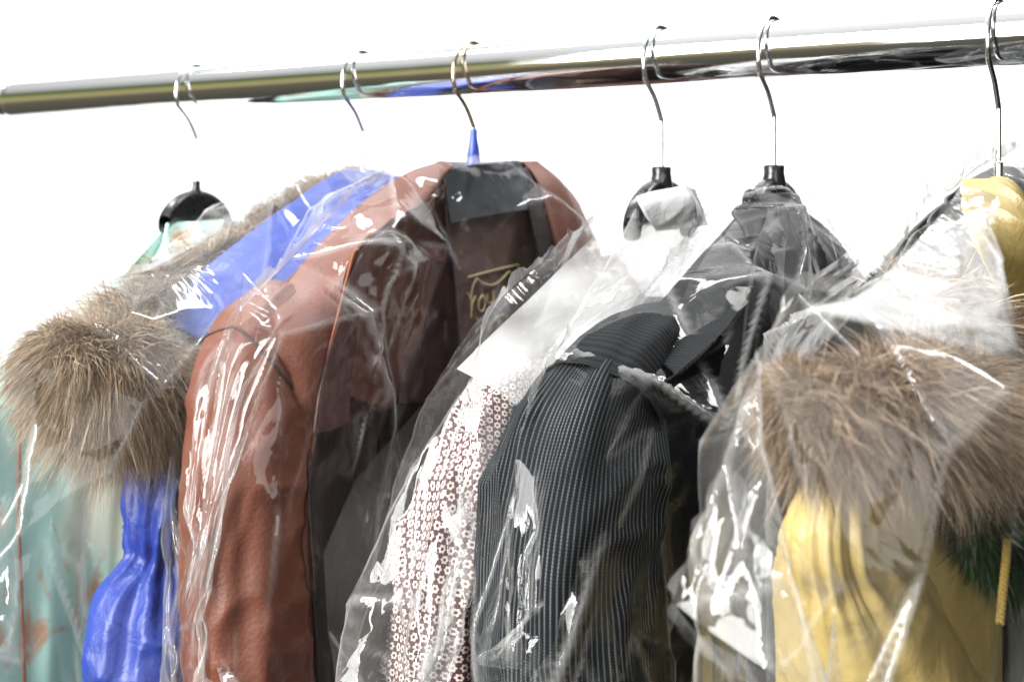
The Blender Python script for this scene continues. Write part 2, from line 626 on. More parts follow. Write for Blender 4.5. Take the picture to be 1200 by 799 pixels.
M_CHROME = mat_metal('polished_chrome')
M_WIRE = mat_metal('hook_wire', (0.78, 0.80, 0.82), 0.12, False)
M_BRASSWIRE = mat_metal('brass_wire', (0.62, 0.52, 0.36), 0.16, False)
M_BLACKP = mat_plastic('black_plastic', (0.012, 0.012, 0.013), 0.25)
M_BLUEP = mat_plastic('blue_plastic', (0.03, 0.07, 0.42), 0.3)
M_LEATHER = mat_leather()
M_MAROON = mat_nylon('maroon_lining', (0.050, 0.019, 0.017), (0.085, 0.034, 0.03), 0.42)
M_FACING = mat_nylon('brown_facing', (0.075, 0.026, 0.018), (0.12, 0.044, 0.03), 0.45)
M_WHITEOUT = cloth_mat('whiteout_cloth', (0.78, 0.78, 0.77), (0.72, 0.72, 0.72), 0.8)
_nt = M_WHITEOUT.node_tree                     # see-through white cloth standing in for the film's blown-out glare
_tl = nd(_nt, 'ShaderNodeBsdfTranslucent')
_tl.inputs[0].default_value = (0.9, 0.9, 0.9, 1)
_tp = nd(_nt, 'ShaderNodeBsdfTransparent')
_m1 = nd(_nt, 'ShaderNodeMixShader')
_m1.inputs[0].default_value = 0.55
_m2 = nd(_nt, 'ShaderNodeMixShader')
_m2.inputs[0].default_value = 0.7
_nt.links.new(_nt.nodes['Principled BSDF'].outputs[0], _m1.inputs[1])
_nt.links.new(_tl.outputs[0], _m1.inputs[2])
_nt.links.new(_m1.outputs[0], _m2.inputs[1])
_nt.links.new(_tp.outputs[0], _m2.inputs[2])
_nt.links.new(_m2.outputs[0], _nt.nodes['Material Output'].inputs[0])
M_TAUPE = mat_nylon('taupe_yoke', (0.075, 0.048, 0.042), (0.12, 0.08, 0.07), 0.5)
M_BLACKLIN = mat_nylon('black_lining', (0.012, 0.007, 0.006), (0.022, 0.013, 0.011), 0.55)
M_GREYSATIN = mat_nylon('grey_satin', (0.075, 0.082, 0.095), (0.13, 0.14, 0.155), 0.4)
M_SILVER = mat_nylon('silver_satin', (0.40, 0.41, 0.42), (0.55, 0.56, 0.57), 0.35)
M_THREAD = cloth_mat('tan_thread', (0.55, 0.42, 0.24), rough=0.6, weave=2500)
M_PIPING = cloth_mat('orange_piping', (0.20, 0.058, 0.025), rough=0.5)
M_PIN = mat_pinstripe()
M_RIB = mat_rib()
M_BLACKSATIN = mat_nylon('black_satin', (0.003, 0.003, 0.0035), (0.006, 0.006, 0.0065), 0.34, 0.14)
M_FLOWER = mat_flowers()
M_WATER = mat_watercolour()
M_BLUE = mat_nylon('blue_nylon', (0.011, 0.030, 0.21), (0.020, 0.052, 0.31), 0.4)
M_NAVY = mat_nylon('navy_nylon', (0.008, 0.014, 0.075), (0.014, 0.026, 0.13), 0.4)
M_OLIVE = cloth_mat('olive_lining', (0.075, 0.08, 0.06), (0.15, 0.15, 0.115), 0.6, mottling=28)
M_YELLOW = mat_nylon('mustard_nylon', (0.35, 0.255, 0.085), (0.42, 0.315, 0.115), 0.42)
M_CHARCOAL = mat_nylon('charcoal_nylon', (0.028, 0.03, 0.033), (0.05, 0.053, 0.057), 0.38)
M_FUR_A = mat_fur('tan_fur', (0.12, 0.088, 0.064), (0.36, 0.285, 0.21), (0.78, 0.69, 0.57))
M_FUR_B = mat_fur('brown_fur', (0.095, 0.068, 0.052), (0.33, 0.245, 0.18), (0.74, 0.64, 0.52))
M_FUR_G = mat_fur('green_fur', (0.004, 0.016, 0.004), (0.010, 0.036, 0.009), (0.04, 0.085, 0.025))
M_FURBACK = cloth_mat('fur_backing', (0.05, 0.034, 0.024), rough=0.9)
M_CORD = cloth_mat('yellow_cord', (0.30, 0.20, 0.04), rough=0.8)
M_FILM = mat_film('clear_polythene')
M_MILKY = mat_film('milky_polythene', haze=0.038)
M_SOFT = mat_film('soft_polythene', haze=0.036)
M_THIN = mat_film('thin_polythene', haze=0.004, refl=0.55, whiten=0.2)
M_FLAP = mat_film('folded_polythene', haze=0.60)
M_FLAP2 = mat_film('slung_polythene', haze=0.22)
M_EAR = mat_film('doubled_polythene', haze=0.055)
M_SEAL = mat_film('sealed_polythene', haze=0.28, refl=2.2)

# ------------------------------------------------------------------ setting: white backdrop
m_bd, nt, b = new_mat('white_paper')
b.inputs['Roughness'].default_value = 0.9
tc = nd(nt, 'ShaderNodeTexCoord')
n_ = noise_n(nt, tc.outputs['Object'], 3, 3)
nt.links.new(mix_col(nt, n_.outputs[0], (0.86, 0.86, 0.86), (0.90, 0.90, 0.90)), b.inputs['Base Color'])
prof = [(2.9, 4.4), (2.9, 1.2), (2.86, 0.7), (2.72, 0.35), (2.45, 0.1), (2.1, 0.01), (1.5, 0.0)]
prof = resample(prof, 40)
xs = np.linspace(-2.1, 1.75, 10)
V = np.array([[x, y, z] for (y, z) in prof for x in xs])
bd = make_mesh('backdrop', V, grid_faces(len(prof), len(xs)), m_bd)
bd['kind'] = 'structure'
md = bd.modifiers.new('paper', 'SOLIDIFY')
md.thickness = 0.004

# ------------------------------------------------------------------ clothes rail
rail = thing('clothes_rail', 'polished chrome clothes rail carrying all the hangers', 'clothes rail', 0.0)


def lathe_rail(name, prof, mat, nseg=160):
    """prof: (position along the rail, radius)"""
    an = np.linspace(0, 2 * np.pi, nseg, endpoint=False)
    V = np.array([[r * math.cos(t), y, RAIL_Z + r * math.sin(t)] for (y, r) in prof for t in an])
    return make_mesh(name, V, grid_faces(len(prof), nseg, True), mat, rail)


s_groove = loc(18, 118, 0)  # where the crimp shows on the left
a = (18 - 600) / F_PX
sg = a * Z0 / (CT + a * ST)
pr = [(0.85, 0.0), (0.85, RAIL_R)]
pr += [(y, RAIL_R) for y in np.linspace(0.80, sg + 0.012, 60)]
pr += [(sg + d, RAIL_R - 0.0011 * math.exp(-(d / 0.0035) ** 2)) for d in np.linspace(0.01, -0.01, 21)]
pr += [(y, RAIL_R) for y in np.linspace(sg - 0.012, -0.95, 10)] + [(-0.95, 0.0)]
lathe_rail('tube', pr, M_CHROME)

# ------------------------------------------------------------------ hangers
HOOK_R = 0.0205
R_W = 0.0013


def hook_path(lean=0.0):
    zc = RAIL_Z + RAIL_R + R_W - HOOK_R + 0.0002
    pts = [(0, 0, 0.010), (0, 0, 0.040), (0.001, 0, 0.0435), (0.008, 0, 0.0535)]
    a0 = math.radians(-28)
    for t in np.linspace(a0, math.radians(205), 40):
        pts.append((HOOK_R * math.cos(t), 0, zc + HOOK_R * math.sin(t)))
    p = np.array(pts)
    p[:, 1] += lean * (p[:, 2] - 0.01) * 0
    return p


def hanger(s, label, body_mat, neck_mat, wire_mat, yaw=0.0, dome=True, group='hangers on the rail', arm=0.185, drop=0.085, neck_z=(-0.004, 0.0165), neck_r=(0.0075, 0.0052), lift=0.0, dome_base=0.030):
    t = thing('clothes_hanger', label, 'hanger', s, group)
    t.rotation_euler = (0, 0, ROT + yaw)
    V, Fc = tube(resample(hook_path(), 90), R_W, 10, False)
    make_mesh('hook', V, Fc, wire_mat, t)
    zz = np.array([neck_z[0], neck_z[0] + 0.004, neck_z[1] - 0.004, neck_z[1] - 0.0008, neck_z[1], neck_z[1]])
    rr = np.array([neck_r[0] * 1.25, neck_r[0], neck_r[1], neck_r[1] * 1.05, neck_r[1] * 0.9, 0.0015])
    an = np.linspace(0, 2 * np.pi, 20, endpoint=False)
    V = np.array([[r * math.cos(q), r * math.sin(q), z] for z, r in zip(zz, rr) for q in an])
    make_mesh('neck', V, grid_faces(len(zz), 20, True), neck_mat, t)
    # body: an arched blade, broad at the middle, its cross-section a rounded bar
    n = 61
    U = np.linspace(-arm, arm, n)
    k = np.abs(U) / arm
    top = -drop * k ** 1.2 - 0.004
    if dome:
        top = np.where(np.abs(U) < 0.034, np.maximum(top, -0.024 + 0.025 * np.sqrt(np.clip(1 - (U / 0.034) ** 2, 0, 1))), top)
    hgt = 0.020 - 0.006 * k
    if dome:
        hgt = np.where(np.abs(U) < 0.034, top + dome_base, hgt)
        hgt = np.maximum(hgt, 0.012)
    wd = 0.0045 + 0.013 * k ** 2 * min(1, (arm / 0.12) ** 2)
    q = np.linspace(0, 2 * np.pi, 16, endpoint=False)
    cs, sn = np.cos(q), np.sin(q)
    sgn = lambda x: np.sign(x) * np.abs(x) ** 0.6
    V = np.stack([np.repeat(U[:, None], 16, 1), wd[:, None] * sgn(cs)[None], (top + lift - hgt / 2)[:, None] + hgt[:, None] / 2 * sgn(sn)[None]], -1).reshape(-1, 3)
    o = make_mesh('body', V, grid_faces(n, 16, True), body_mat, t)
    return t


hanger(S[0], 'black plastic hanger with bare dome above the pale green blouse, leftmost on the rail', M_BLACKP, M_BLACKP, M_WIRE, 0.12, arm=.0325, drop=.03, neck_r=(.0034, .0028), neck_z=(.001, .0115), lift=.004, dome_base=.024)
hanger(S[1], 'wire hook hanger holding the blue coat, second from the left', M_BLACKP, M_WIRE, M_WIRE, 0.05, dome=False, neck_r=(0.0022, 0.0020), drop=0.075, arm=.13)
hanger(S[2], 'hanger with bright blue plastic neck holding the brown leather jacket', M_BLUEP, M_BLUEP, M_BRASSWIRE, 0.0, dome=False, neck_z=(0.018, 0.0405), neck_r=(0.0042, 0.0022), drop=0.02, arm=.02)
hanger(S[3], 'black hanger with thin bright hook holding the flower print blouse', M_BLACKP, M_BLACKP, M_WIRE, 0.0, arm=.0335, drop=.03, lift=.009, dome_base=.024)
hanger(S[4], 'black hanger with round shoulder dome holding the pinstripe jacket', M_BLACKP, M_BLACKP, M_WIRE, 0.0, arm=.12, drop=.095, lift=.009)
hanger(S[5], 'steel hook hanger holding the mustard coat, rightmost on the rail', M_CHARCOAL, M_WIRE, M_WIRE, 0.0, dome=False, neck_r=(0.0022, 0.0020), drop=0.085, arm=.14)


# ------------------------------------------------------------------ garment pieces
class Garment:
    def __init__(self, name, label, cat, s):
        self.s = s
        self.root = thing(name, label, cat, s)
        self.caps = []           # collision capsules for the bag: (a, b, ra, rb)

    def L(self, px, py, w=0.0):
        return loc(px, py, self.s, w)

    def R(self, px, hw, w=0.0):
        return hw * depth(px, self.s, w) / F_PX

    def path(self, pts):
        """(px, py, w, halfwidth px) -> (n,4) local centre + radius"""
        return np.array([np.r_[self.L(p[0], p[1], p[2]), self.R(p[0], p[3], p[2])] for p in pts])

    def sleeve(self, name, pts, mat, tail=(), flat=(1.0, 1.0), fold=0.004, seed=1, nl=150, nc=72, mirror=False, collide=True, twist=0.0, gathers=(), seam=None):
        P = self.path(pts)
        if tail:
            for (du, dw, z, r) in tail:
                P = np.vstack([P, [P[-1, 0] + du, P[-1, 1] + dw, z, r]])
        C = resample(P, nl)
        c, r = C[:, :3].copy(), C[:, 3]
        if mirror:
            c[:, 0] *= -1
        T = np.gradient(c, axis=0)
        T /= np.linalg.norm(T, axis=1)[:, None]
        wax = np.array([0.0, 1.0, 0.0])
        e1 = np.cross(np.broadcast_to(wax, T.shape), T)
        e1 /= np.linalg.norm(e1, axis=1)[:, None]
        e2 = np.cross(T, e1)
        an = np.linspace(0, 2 * np.pi, nc + 1)
        lng = np.r_[0, np.cumsum(np.linalg.norm(np.diff(c, axis=0), axis=1))]
        cap = np.clip(lng / 0.012, 0, 1)
        rr = r * np.sqrt(np.clip(1 - (1 - cap) ** 2, 0.02, 1))
        A, Lg = np.meshgrid(an, lng)
        base = rr[:, None] * np.ones_like(A)
        q = np.stack([np.cos(A) * 1.1 + seed, np.sin(A) * 1.1, Lg * 26 + 0.9 * np.sin(A + seed)], -1)
        q2 = np.stack([np.cos(A) * 2.2 + Lg * 9, np.sin(A) * 2.2 - seed, Lg * 55], -1)
        q3 = np.stack([np.cos(A) * 2.4, np.sin(A) * 2.4, Lg * 6 + seed], -1)
        f = fold * (0.9 * ridge(q, seed) * 0.7 + 0.45 * ridge(q2, seed + 5) + 1.1 * noise(q3, seed + 9))
        for (lz, amp, wd) in gathers:       # an elastic or gathered seam: pinch plus radial pleats
            g = np.exp(-((Lg - lz) / wd) ** 2)
            f = f - amp * g
            g2 = np.exp(-(np.abs(Lg - lz) / (wd * 2.6)))
            f = f + 0.0022 * g2 * np.sin(A * 19 + 2.2 * np.sin(A * 3 + seed) + 6 * noise(q3, seed + 2))
        base = base + f * cap[:, None]
        V = c[:, None] + base[..., None] * (flat[0] * np.cos(A)[..., None] * e1[:, None] + flat[1] * np.sin(A)[..., None] * e2[:, None])
        uvx = A * np.mean(r) + Lg * twist
        uv = np.stack([uvx, Lg * np.ones_like(A)], -1).reshape(-1, 2)
        o = make_mesh(name, V.reshape(-1, 3), grid_faces(nl, nc + 1), mat, self.root, uv)
        if seam:                            # sewn seam lying in the surface, all round the sleeve
            aa = np.linspace(0, nc, 120)
            ll = seam[0] + seam[1] * np.cos(aa / nc * 2 * np.pi)
            ri = np.clip(np.interp(ll, lng, np.arange(nl)), 0, nl - 2)
            r0, c0 = ri.astype(int), np.minimum(aa.astype(int), nc - 1)
            fr_, fc_ = (ri - r0)[:, None], (aa - c0)[:, None]
            sp_ = (V[r0, c0] * (1 - fr_) + V[r0 + 1, c0] * fr_) * (1 - fc_) + (V[r0, c0 + 1] * (1 - fr_) + V[r0 + 1, c0 + 1] * fr_) * fc_
            tube_obj('armhole_seam', sp_, 0.0007, M_BLACKLIN, self.root, 6)
        if collide:
            k = np.linspace(0, nl - 1, 9).astype(int)
            for i, j in zip(k[:-1], k[1:]):
                self.caps.append((c[i], c[j], r[i] * max(flat[1], 0.6), r[j] * max(flat[1], 0.6)))
        return o

    def sheet(self, name, left, right, mat, nv=90, nu=60, bulge=0.0, fold=0.003, seed=1, fscale=(22, 9), thick=0.0016, parent=None, collide=True, creased=None, arch=0.0, ramp=0.0):
        """cloth panel lofted between two edges given as (px, py, w)"""
        A = resample([self.L(*p) for p in left], nv)
        B = resample([self.L(*p) for p in right], nv)
        t = np.linspace(0, 1, nu)[None, :, None]
        P = A[:, None] * (1 - t) + B[:, None] * t
        rmp = np.clip(np.linspace(0, 1, nv) / ramp, 0, 1)[:, None] if ramp else 1.0
        P[..., 1] += bulge * np.sin(np.pi * t[..., 0]) * rmp
        if arch:
            P[..., 2] += arch * np.sin(np.pi * t[..., 0]) ** 0.8 * np.linspace(1, 0.2, nv)[:, None]
        d = np.linalg.norm(np.diff(P, axis=1), axis=2)
        uu = np.concatenate([np.zeros((nv, 1)), np.cumsum(d, 1)], 1)
        d2 = np.linalg.norm(np.diff(P, axis=0), axis=2)
        vv = np.concatenate([np.zeros((1, nu)), np.cumsum(d2, 0)], 0)
        q = np.stack([P[..., 0] * fscale[0] + 0.4 * noise(P * 20, seed), P[..., 2] * fscale[1], np.full(uu.shape, seed * 3.7)], -1)
        q2 = np.stack([P[..., 0] * fscale[0] * 2.3, P[..., 2] * fscale[1] * 2.5, np.full(uu.shape, seed * 1.7)], -1)
        edge = np.minimum(1, np.minimum(uu, uu[:, -1:] - uu) / 0.008 + 0.25)
        P[..., 1] += edge * fold * (ridge(q, seed) + 0.5 * noise(q2, seed + 3))
        if creased:
            P = crease(P, creased[0], creased[1], seed)
        uv = np.stack([uu, vv], -1).reshape(-1, 2)
        o = make_mesh(name, P.reshape(-1, 3), grid_faces(nv, nu), mat, parent or self.root, uv)
        if creased:
            mark_creases(o, P)
        if collide:
            for rI in range(2, nv - 1, max(3, int(nv / (vv[-1].mean() / 0.016 + 1)))):
                kk = np.linspace(0, nu - 1, 5).astype(int)
                for i, j in zip(kk[:-1], kk[1:]):
                    if P[rI, i, 2] > -0.42:
                        self.caps.append((P[rI, i], P[rI, j], 0.0095, 0.0095))
        if thick:
            m = o.modifiers.new('thickness', 'SOLIDIFY')
            m.thickness = thick
            m.offset = 0
        return o

    def line(self, name, pts, r, mat, n=60, parent=None):
        p = resample([self.L(*q) for q in pts], n)
        return tube_obj(name, p, r, mat, parent or self.root, 8)

    def torso_caps(self, w0, r, tip_u=0.16, tip_z=-0.055, neck_z=0.0, zmin=-0.42, far=True):
        for sg in ((1, -1) if far else (1,)):
            self.caps.append((np.array([0, w0, neck_z - r * 0.3]), np.array([sg * tip_u, w0, tip_z - r * 0.3]), r * 0.7, r * 0.9))
        z = tip_z - r * 0.5
        while z > zmin:
            self.caps.append((np.array([-tip_u, w0, z]), np.array([tip_u, w0, z]), r, r))
            z -= r * 0.9

    def fur(self, pts, mat, n=9000, length=(0.02, 0.045), lie=(0, 0, -1), fluff=0.9, seed=3, width=0.00032, name='fur_trim', clump=420, core=True, collide=0.85, droop=0.35, curl=0.3):
        """thick pelt roll: a soft core and thousands of fine tapering hairs, gathered in locks"""
        rng = np.random.default_rng(seed)
        P = self.path(pts)
        nl = 70
        C = resample(P, nl)
        c, r = C[:, :3], C[:, 3]
        T = np.gradient(c, axis=0)
        T /= np.linalg.norm(T, axis=1)[:, None]
        ref = np.array([0.2, 1.0, 0.15])
        e1 = np.cross(T, ref)
        e1 /= np.linalg.norm(e1, axis=1)[:, None]
        e2 = np.cross(T, e1)
        core_obj = None
        nc = 28
        an = np.linspace(0, 2 * np.pi, nc, endpoint=False)
        rc = r * 0.55 * np.sqrt(np.clip(np.minimum(np.arange(nl), np.arange(nl)[::-1]) / 5.0, 0.03, 1))
        V = c[:, None] + rc[:, None, None] * (np.cos(an)[None, :, None] * e1[:, None] + np.sin(an)[None, :, None] * e2[:, None])
        if core:
            core_obj = make_mesh('pelt_roll', V.reshape(-1, 3), grid_faces(nl, nc, True), M_FURBACK, self.root)
        # locks
        ki = rng.uniform(0, nl - 1.001, clump)
        ka = rng.uniform(0, 2 * np.pi, clump)
        pick = rng.integers(0, clump, n)
        fi = np.clip(ki[pick] + rng.normal(0, 1.6, n), 0, nl - 1.001)
        fa = ka[pick] + rng.normal(0, 0.30, n)
        i0 = fi.astype(int)
        fr = (fi - i0)[:, None]
        lerp = lambda X: X[i0] * (1 - fr) + X[np.minimum(i0 + 1, nl - 1)] * fr
        ctr, E1, E2, TT = lerp(c), lerp(e1), lerp(e2), lerp(T)
        rad = lerp(rc[:, None])
        nrm = np.cos(fa)[:, None] * E1 + np.sin(fa)[:, None] * E2
        endk = np.clip((fi / nl - 0.5) * 2, -1, 1)[:, None]
        nrm = nrm + TT * (endk ** 5) * 1.2
        nrm /= np.linalg.norm(nrm, axis=1)[:, None]
        root = ctr + nrm * rad * 0.95
        lie = np.asarray(lie, float)
        lock_dir = rng.normal(0, 1, (clump, 3)) * 0.52
        ln = rng.uniform(length[0], length[1], clump)[pick] * rng.uniform(0.6, 1.12, n)
        scl = (lerp(r[:, None]) / np.mean(r))[:, 0]
        ln = ln * np.clip(scl, 0.5, 1.3)
        d0 = nrm * fluff + lie * 0.5 + lock_dir[pick] + rng.normal(0, 0.13, (n, 3))
        d0 /= np.linalg.norm(d0, axis=1)[:, None]
        bend = lie * 0.6 + np.array([0, 0, -droop]) + lock_dir[pick] * 0.5 + rng.normal(0, curl, (n, 3)) * 0.5
        K = 4
        ts = np.linspace(0, 1, K)
        tipc = None
        pts3 = root[:, None] + ln[:, None, None] * (ts[None, :, None] * d0[:, None] + (ts ** 2)[None, :, None] * 0.5 * bend[:, None])
        wig = rng.normal(0, 1, (n, 3)) * 0.0012
        pts3 += np.sin(ts * 5)[None, :, None] * wig[:, None] * ts[None, :, None]
        tang = np.gradient(pts3, axis=1)
        side = np.cross(tang, rng.normal(0, 1, (n, 1, 3)))
        side /= np.linalg.norm(side, axis=2)[..., None] + 1e-9
        wd = width * np.array([1.0, 1.0, 0.7, 0.06])[None, :, None] * rng.uniform(0.7, 1.5, (n, 1, 1))
        a = pts3 - side * wd
        b = pts3 + side * wd
        VV = np.stack([a, b], 2).reshape(n, K * 2, 3)
        base = (np.arange(n) * K * 2)[:, None, None]
        k = np.arange(K - 1)[None, :, None] * 2
        Fc = (base + k + np.array([0, 1, 3, 2])[None, None]).reshape(-1, 4)
        shade = np.clip(rng.uniform(0.1, 0.75, clump)[pick] + rng.normal(0, 0.2, n), 0, 1)
        uv = np.stack([np.repeat(shade[:, None], K * 2, 1), np.repeat(np.repeat(ts[None, :], 2, 1), n, 0)], -1)
        o = make_mesh(name, VV.reshape(-1, 3), Fc, mat, self.root, uv.reshape(-1, 2))
        o['kind'] = 'stuff'
        if collide:
            kk = np.linspace(0, nl - 1, 8).astype(int)
            for i, j in zip(kk[:-1], kk[1:]):
                self.caps.append((c[i], c[j], 0.55 * r[i] + collide * np.mean(length), 0.55 * r[j] + collide * np.mean(length)))
        return o


# ---- blouse, far left: turquoise with orange blotches
g1 = Garment('print_blouse', 'pale turquoise blouse with rusty orange blotches hanging behind the fur, far left', 'blouse', S[0])
g1.sheet('front_panel', [(196, 262, .012), (178, 305, .02), (120, 350, .025), (20, 420, .02), (-70, 520, .02), (-75, 700, .025), (-80, 960, .025)],
         [(262, 258, .012), (262, 300, .03), (255, 380, .04), (245, 520, .045), (240, 640, .045), (235, 780, .045), (235, 980, .045)], M_WATER, nu=110, fold=0.008, seed=4, fscale=(42, 5))
g1.sheet('back_panel', [(196, 262, -.012), (120, 345, -.025), (20, 415, -.03), (-60, 520, -.03), (-70, 960, -.03)],
         [(290, 258, -.012), (350, 330, -.03), (372, 420, -.04), (380, 980, -.04)], M_WATER, fold=0.005, seed=6)
g1.line('button_placket', [(24, 470, .034), (22, 600, .036), (26, 720, .036), (34, 960, .036)], 0.0011, M_PIPING)
g1.sleeve('sleeve', [(-20, 440, 0, 30), (-70, 480, 0, 40), (-95, 560, 0, 48), (-90, 700, 0, 46)], M_WATER, tail=[(0, 0, -.45, .035)], seed=12)

# ---- blue coat with fur hood
g2 = Garment('hooded_coat', 'royal blue puffer coat with long tan fur hood trim left of the leather jacket', 'coat', S[1])
g2.sheet('hood', [(436, 200, -.02), (400, 202, -.005), (345, 236, .0), (290, 275, .005), (235, 320, .01), (200, 380, .01)],
         [(455, 225, .0), (440, 250, .03), (420, 290, .04), (390, 340, .045), (350, 400, .045), (310, 470, .04)], M_BLUE, bulge=0.022, fold=0.006, seed=3, fscale=(30, 30), nu=80)
g2.sheet('front_panel', [(400, 230, .0), (300, 320, .012), (250, 420, .02), (235, 540, .015), (235, 640, .012), (238, 980, .012)],
         [(455, 230, .0), (455, 330, .04), (450, 480, .04), (450, 640, .04), (450, 800, .04), (450, 980, .04)], M_NAVY, fold=0.006, seed=8)
g2.sheet('back_panel', [(400, 222, -.02), (300, 300, -.03), (215, 380, -.03), (190, 470, -.025), (185, 600, -.02), (185, 980, -.02)],
         [(470, 208, -.02), (520, 272, -.03), (544, 380, -.04), (552, 600, -.04), (555, 800, -.04), (556, 980, -.04)], M_OLIVE, fold=0.007, seed=9, fscale=(34, 8))
g2.sleeve('sleeve', [(225, 470, .0, 30), (205, 520, .0, 40), (192, 580, .005, 40), (188, 640, .006, 37), (184, 672, .006, 38), (176, 720, .006, 62), (178, 800, .006, 70), (182, 870, .006, 66)],
          M_BLUE, tail=[(0, 0, -.36, .036), (0, 0, -.42, .028)], fold=0.0055, seed=21, gathers=((0.083, 0.004, 0.006),))
g2.sleeve('sleeve', [(225, 470, .0, 30), (205, 520, .0, 40), (190, 640, .005, 40), (186, 800, .006, 52)], M_BLUE, tail=[(0, 0, -.42, .028)], mirror=True, seed=25, nl=60, nc=32)
g2.torso_caps(0.0, 0.032, tip_u=0.13, tip_z=-.06)
g2.fur([(455, 212, -.026, 12), (415, 212, -.028, 13), (365, 228, -.024, 15), (305, 266, -.018, 16), (240, 306, -.014, 20), (180, 352, -.01, 34), (130, 380, .0, 46)],
       M_FUR_A, n=12000, length=(.010, .020), lie=(.5, -.2, -.3), seed=5, clump=340, collide=0.8, width=.0002)
g2.fur([(60, 405, -.005, 36), (82, 420, .005, 60), (116, 432, .012, 68), (160, 440, .018, 64), (210, 455, .02, 52), (245, 468, .02, 38)],
       M_FUR_A, n=60000, length=(.014, .030), lie=(.45, .15, -.75), seed=6, clump=900, droop=.5, collide=0.95, width=.00014, fluff=0.65)

# ---- brown leather jacket
g3 = Garment('leather_jacket', 'open brown leather jacket with dark lining, in the middle of the rail', 'jacket', S[2])
seam_pts = [(338, 335, .005), (292, 388, .022), (268, 420, .012)]
g3.sleeve('sleeve', [(352, 345, .0, 36), (318, 392, .0, 52), (297, 440, .0, 62), (290, 510, .002, 66), (286, 590, .004, 65), (286, 690, .004, 67), (292, 800, .004, 70), (300, 880, .004, 68)],
          M_LEATHER, tail=[(0, 0, -.38, .026), (0, 0, -.46, .024)], fold=0.0028, seed=31, nl=200, nc=90, seam=(.056, .018))
g3.sleeve('sleeve', [(352, 345, .0, 36), (318, 392, .0, 52), (290, 510, .002, 62), (292, 800, .004, 62)], M_LEATHER, tail=[(0, 0, -.46, .024)], mirror=True, seed=35, nl=80, nc=40)
g3.sheet('front_panel', [(514, 191, .0), (470, 208, .0), (405, 258, .0), (345, 325, .002), (302, 385, .014), (306, 440, .014), (318, 520, .014), (322, 640, .014), (322, 800, .014), (324, 980, .014)],
         [(524, 198, .010), (500, 235, .024), (452, 262, .034), (414, 300, .036), (395, 370, .033), (375, 450, .032), (364, 560, .030), (364, 680, .030), (368, 800, .028), (370, 980, .028)],
         M_LEATHER, bulge=0.006, fold=0.0035, seed=11, fscale=(34, 18), nu=70, nv=140)
g3.sheet('facing', [(525, 201, .009), (500, 238, .022), (453, 265, .032), (416, 303, .034), (397, 372, .031), (378, 448, .030)],
         [(532, 228, .004), (528, 262, .002), (518, 310, .0), (500, 370, .0), (476, 430, .002), (450, 480, .004)], M_FACING, bulge=-.006, fold=0.004, seed=22, fscale=(44, 14))
g3.line('zip_edge', [(420, 292, .037), (413, 302, .0375), (396, 370, .0345), (376, 450, .0335), (366, 530, .0315)], 0.0008, M_PIPING, 120)
g3.sheet('lining', [(526, 202, .006), (500, 240, .018), (452, 267, .028), (416, 306, .034), (397, 374, .035), (377, 450, .035), (368, 510, .034)],
         [(640, 222, -.012), (652, 260, -.016), (660, 300, -.018), (668, 340, -.02), (676, 380, -.02), (682, 420, -.02), (686, 455, -.02)], M_MAROON, bulge=-.040, fold=0.005, seed=13, fscale=(36, 9), nu=90)
g3.sheet('lining', [(369, 500, .031), (364, 560, .033), (366, 680, .033), (372, 800, .031), (374, 980, .031)],
         [(686, 440, -.024), (690, 520, -.024), (692, 640, -.024), (692, 800, -.024), (692, 980, -.024)], M_BLACKLIN, bulge=-.044, fold=0.004, seed=14)
g3.sheet('yoke', [(520, 232, .009), (522, 260, .009), (528, 300, .008), (532, 330, .008), (536, 380, .008), (540, 440, .008)],
         [(625, 225, .008), (630, 255, .008), (636, 290, .008), (640, 320, .008), (645, 360, .008), (650, 400, .008)], M_TAUPE, bulge=.003, fold=0.0016, seed=15, fscale=(46, 12))
g3.sheet('collar', [(517, 200, .011), (519, 215, .0115), (523, 235, .012), (528, 262, .0125)],
         [(612, 199, .010), (618, 212, .0105), (622, 226, .011), (626, 244, .0115)], M_GREYSATIN, arch=.004, bulge=.004, fold=0.0022, seed=16, fscale=(50, 30), nv=40)
g3.sheet('collar_stand', [(514, 196, .008), (516, 202, .0095), (518, 212, .0095)],
         [(608, 188, .004), (612, 196, .0055), (616, 206, .0055)], M_GREYSATIN, bulge=-.022, fold=0.001, seed=17, nv=14)
g3.sheet('front_panel', [(614, 190, .0), (632, 215, .018), (645, 260, .03), (655, 310, .034), (664, 400, .036), (670, 600, .036), (670, 980, .036)],
         [(622, 190, -.002), (660, 222, -.002), (688, 268, -.002), (712, 330, -.002), (722, 420, -.002), (730, 600, -.002), (735, 980, -.002)], M_LEATHER, bulge=.008, fold=0.003, seed=18)
g3.sheet('zip_tape', [(611, 200, .006), (616, 225, .012), (622, 260, .020), (632, 310, .026), (640, 400, .03)],
         [(617, 196, .008), (630, 225, .018), (642, 262, .028), (652, 310, .032), (660, 400, .034)], M_BLACKLIN, fold=0.0015, seed=19, nu=20)
g3.sheet('back_panel', [(514, 190, .0), (440, 228, -.02), (345, 318, -.03), (275, 395, -.03), (262, 600, -.03), (262, 980, -.03)],
         [(620, 190, .0), (655, 256, -.02), (668, 340, -.035), (674, 450, -.04), (677, 640, -.04), (679, 980, -.04)], M_LEATHER, bulge=-.014, fold=0.003, seed=20)
# embroidery on the yoke
we = 0.0134


def st(pts, n=16):
    return resample([g3.L(x, y, we) for x, y in pts], n)


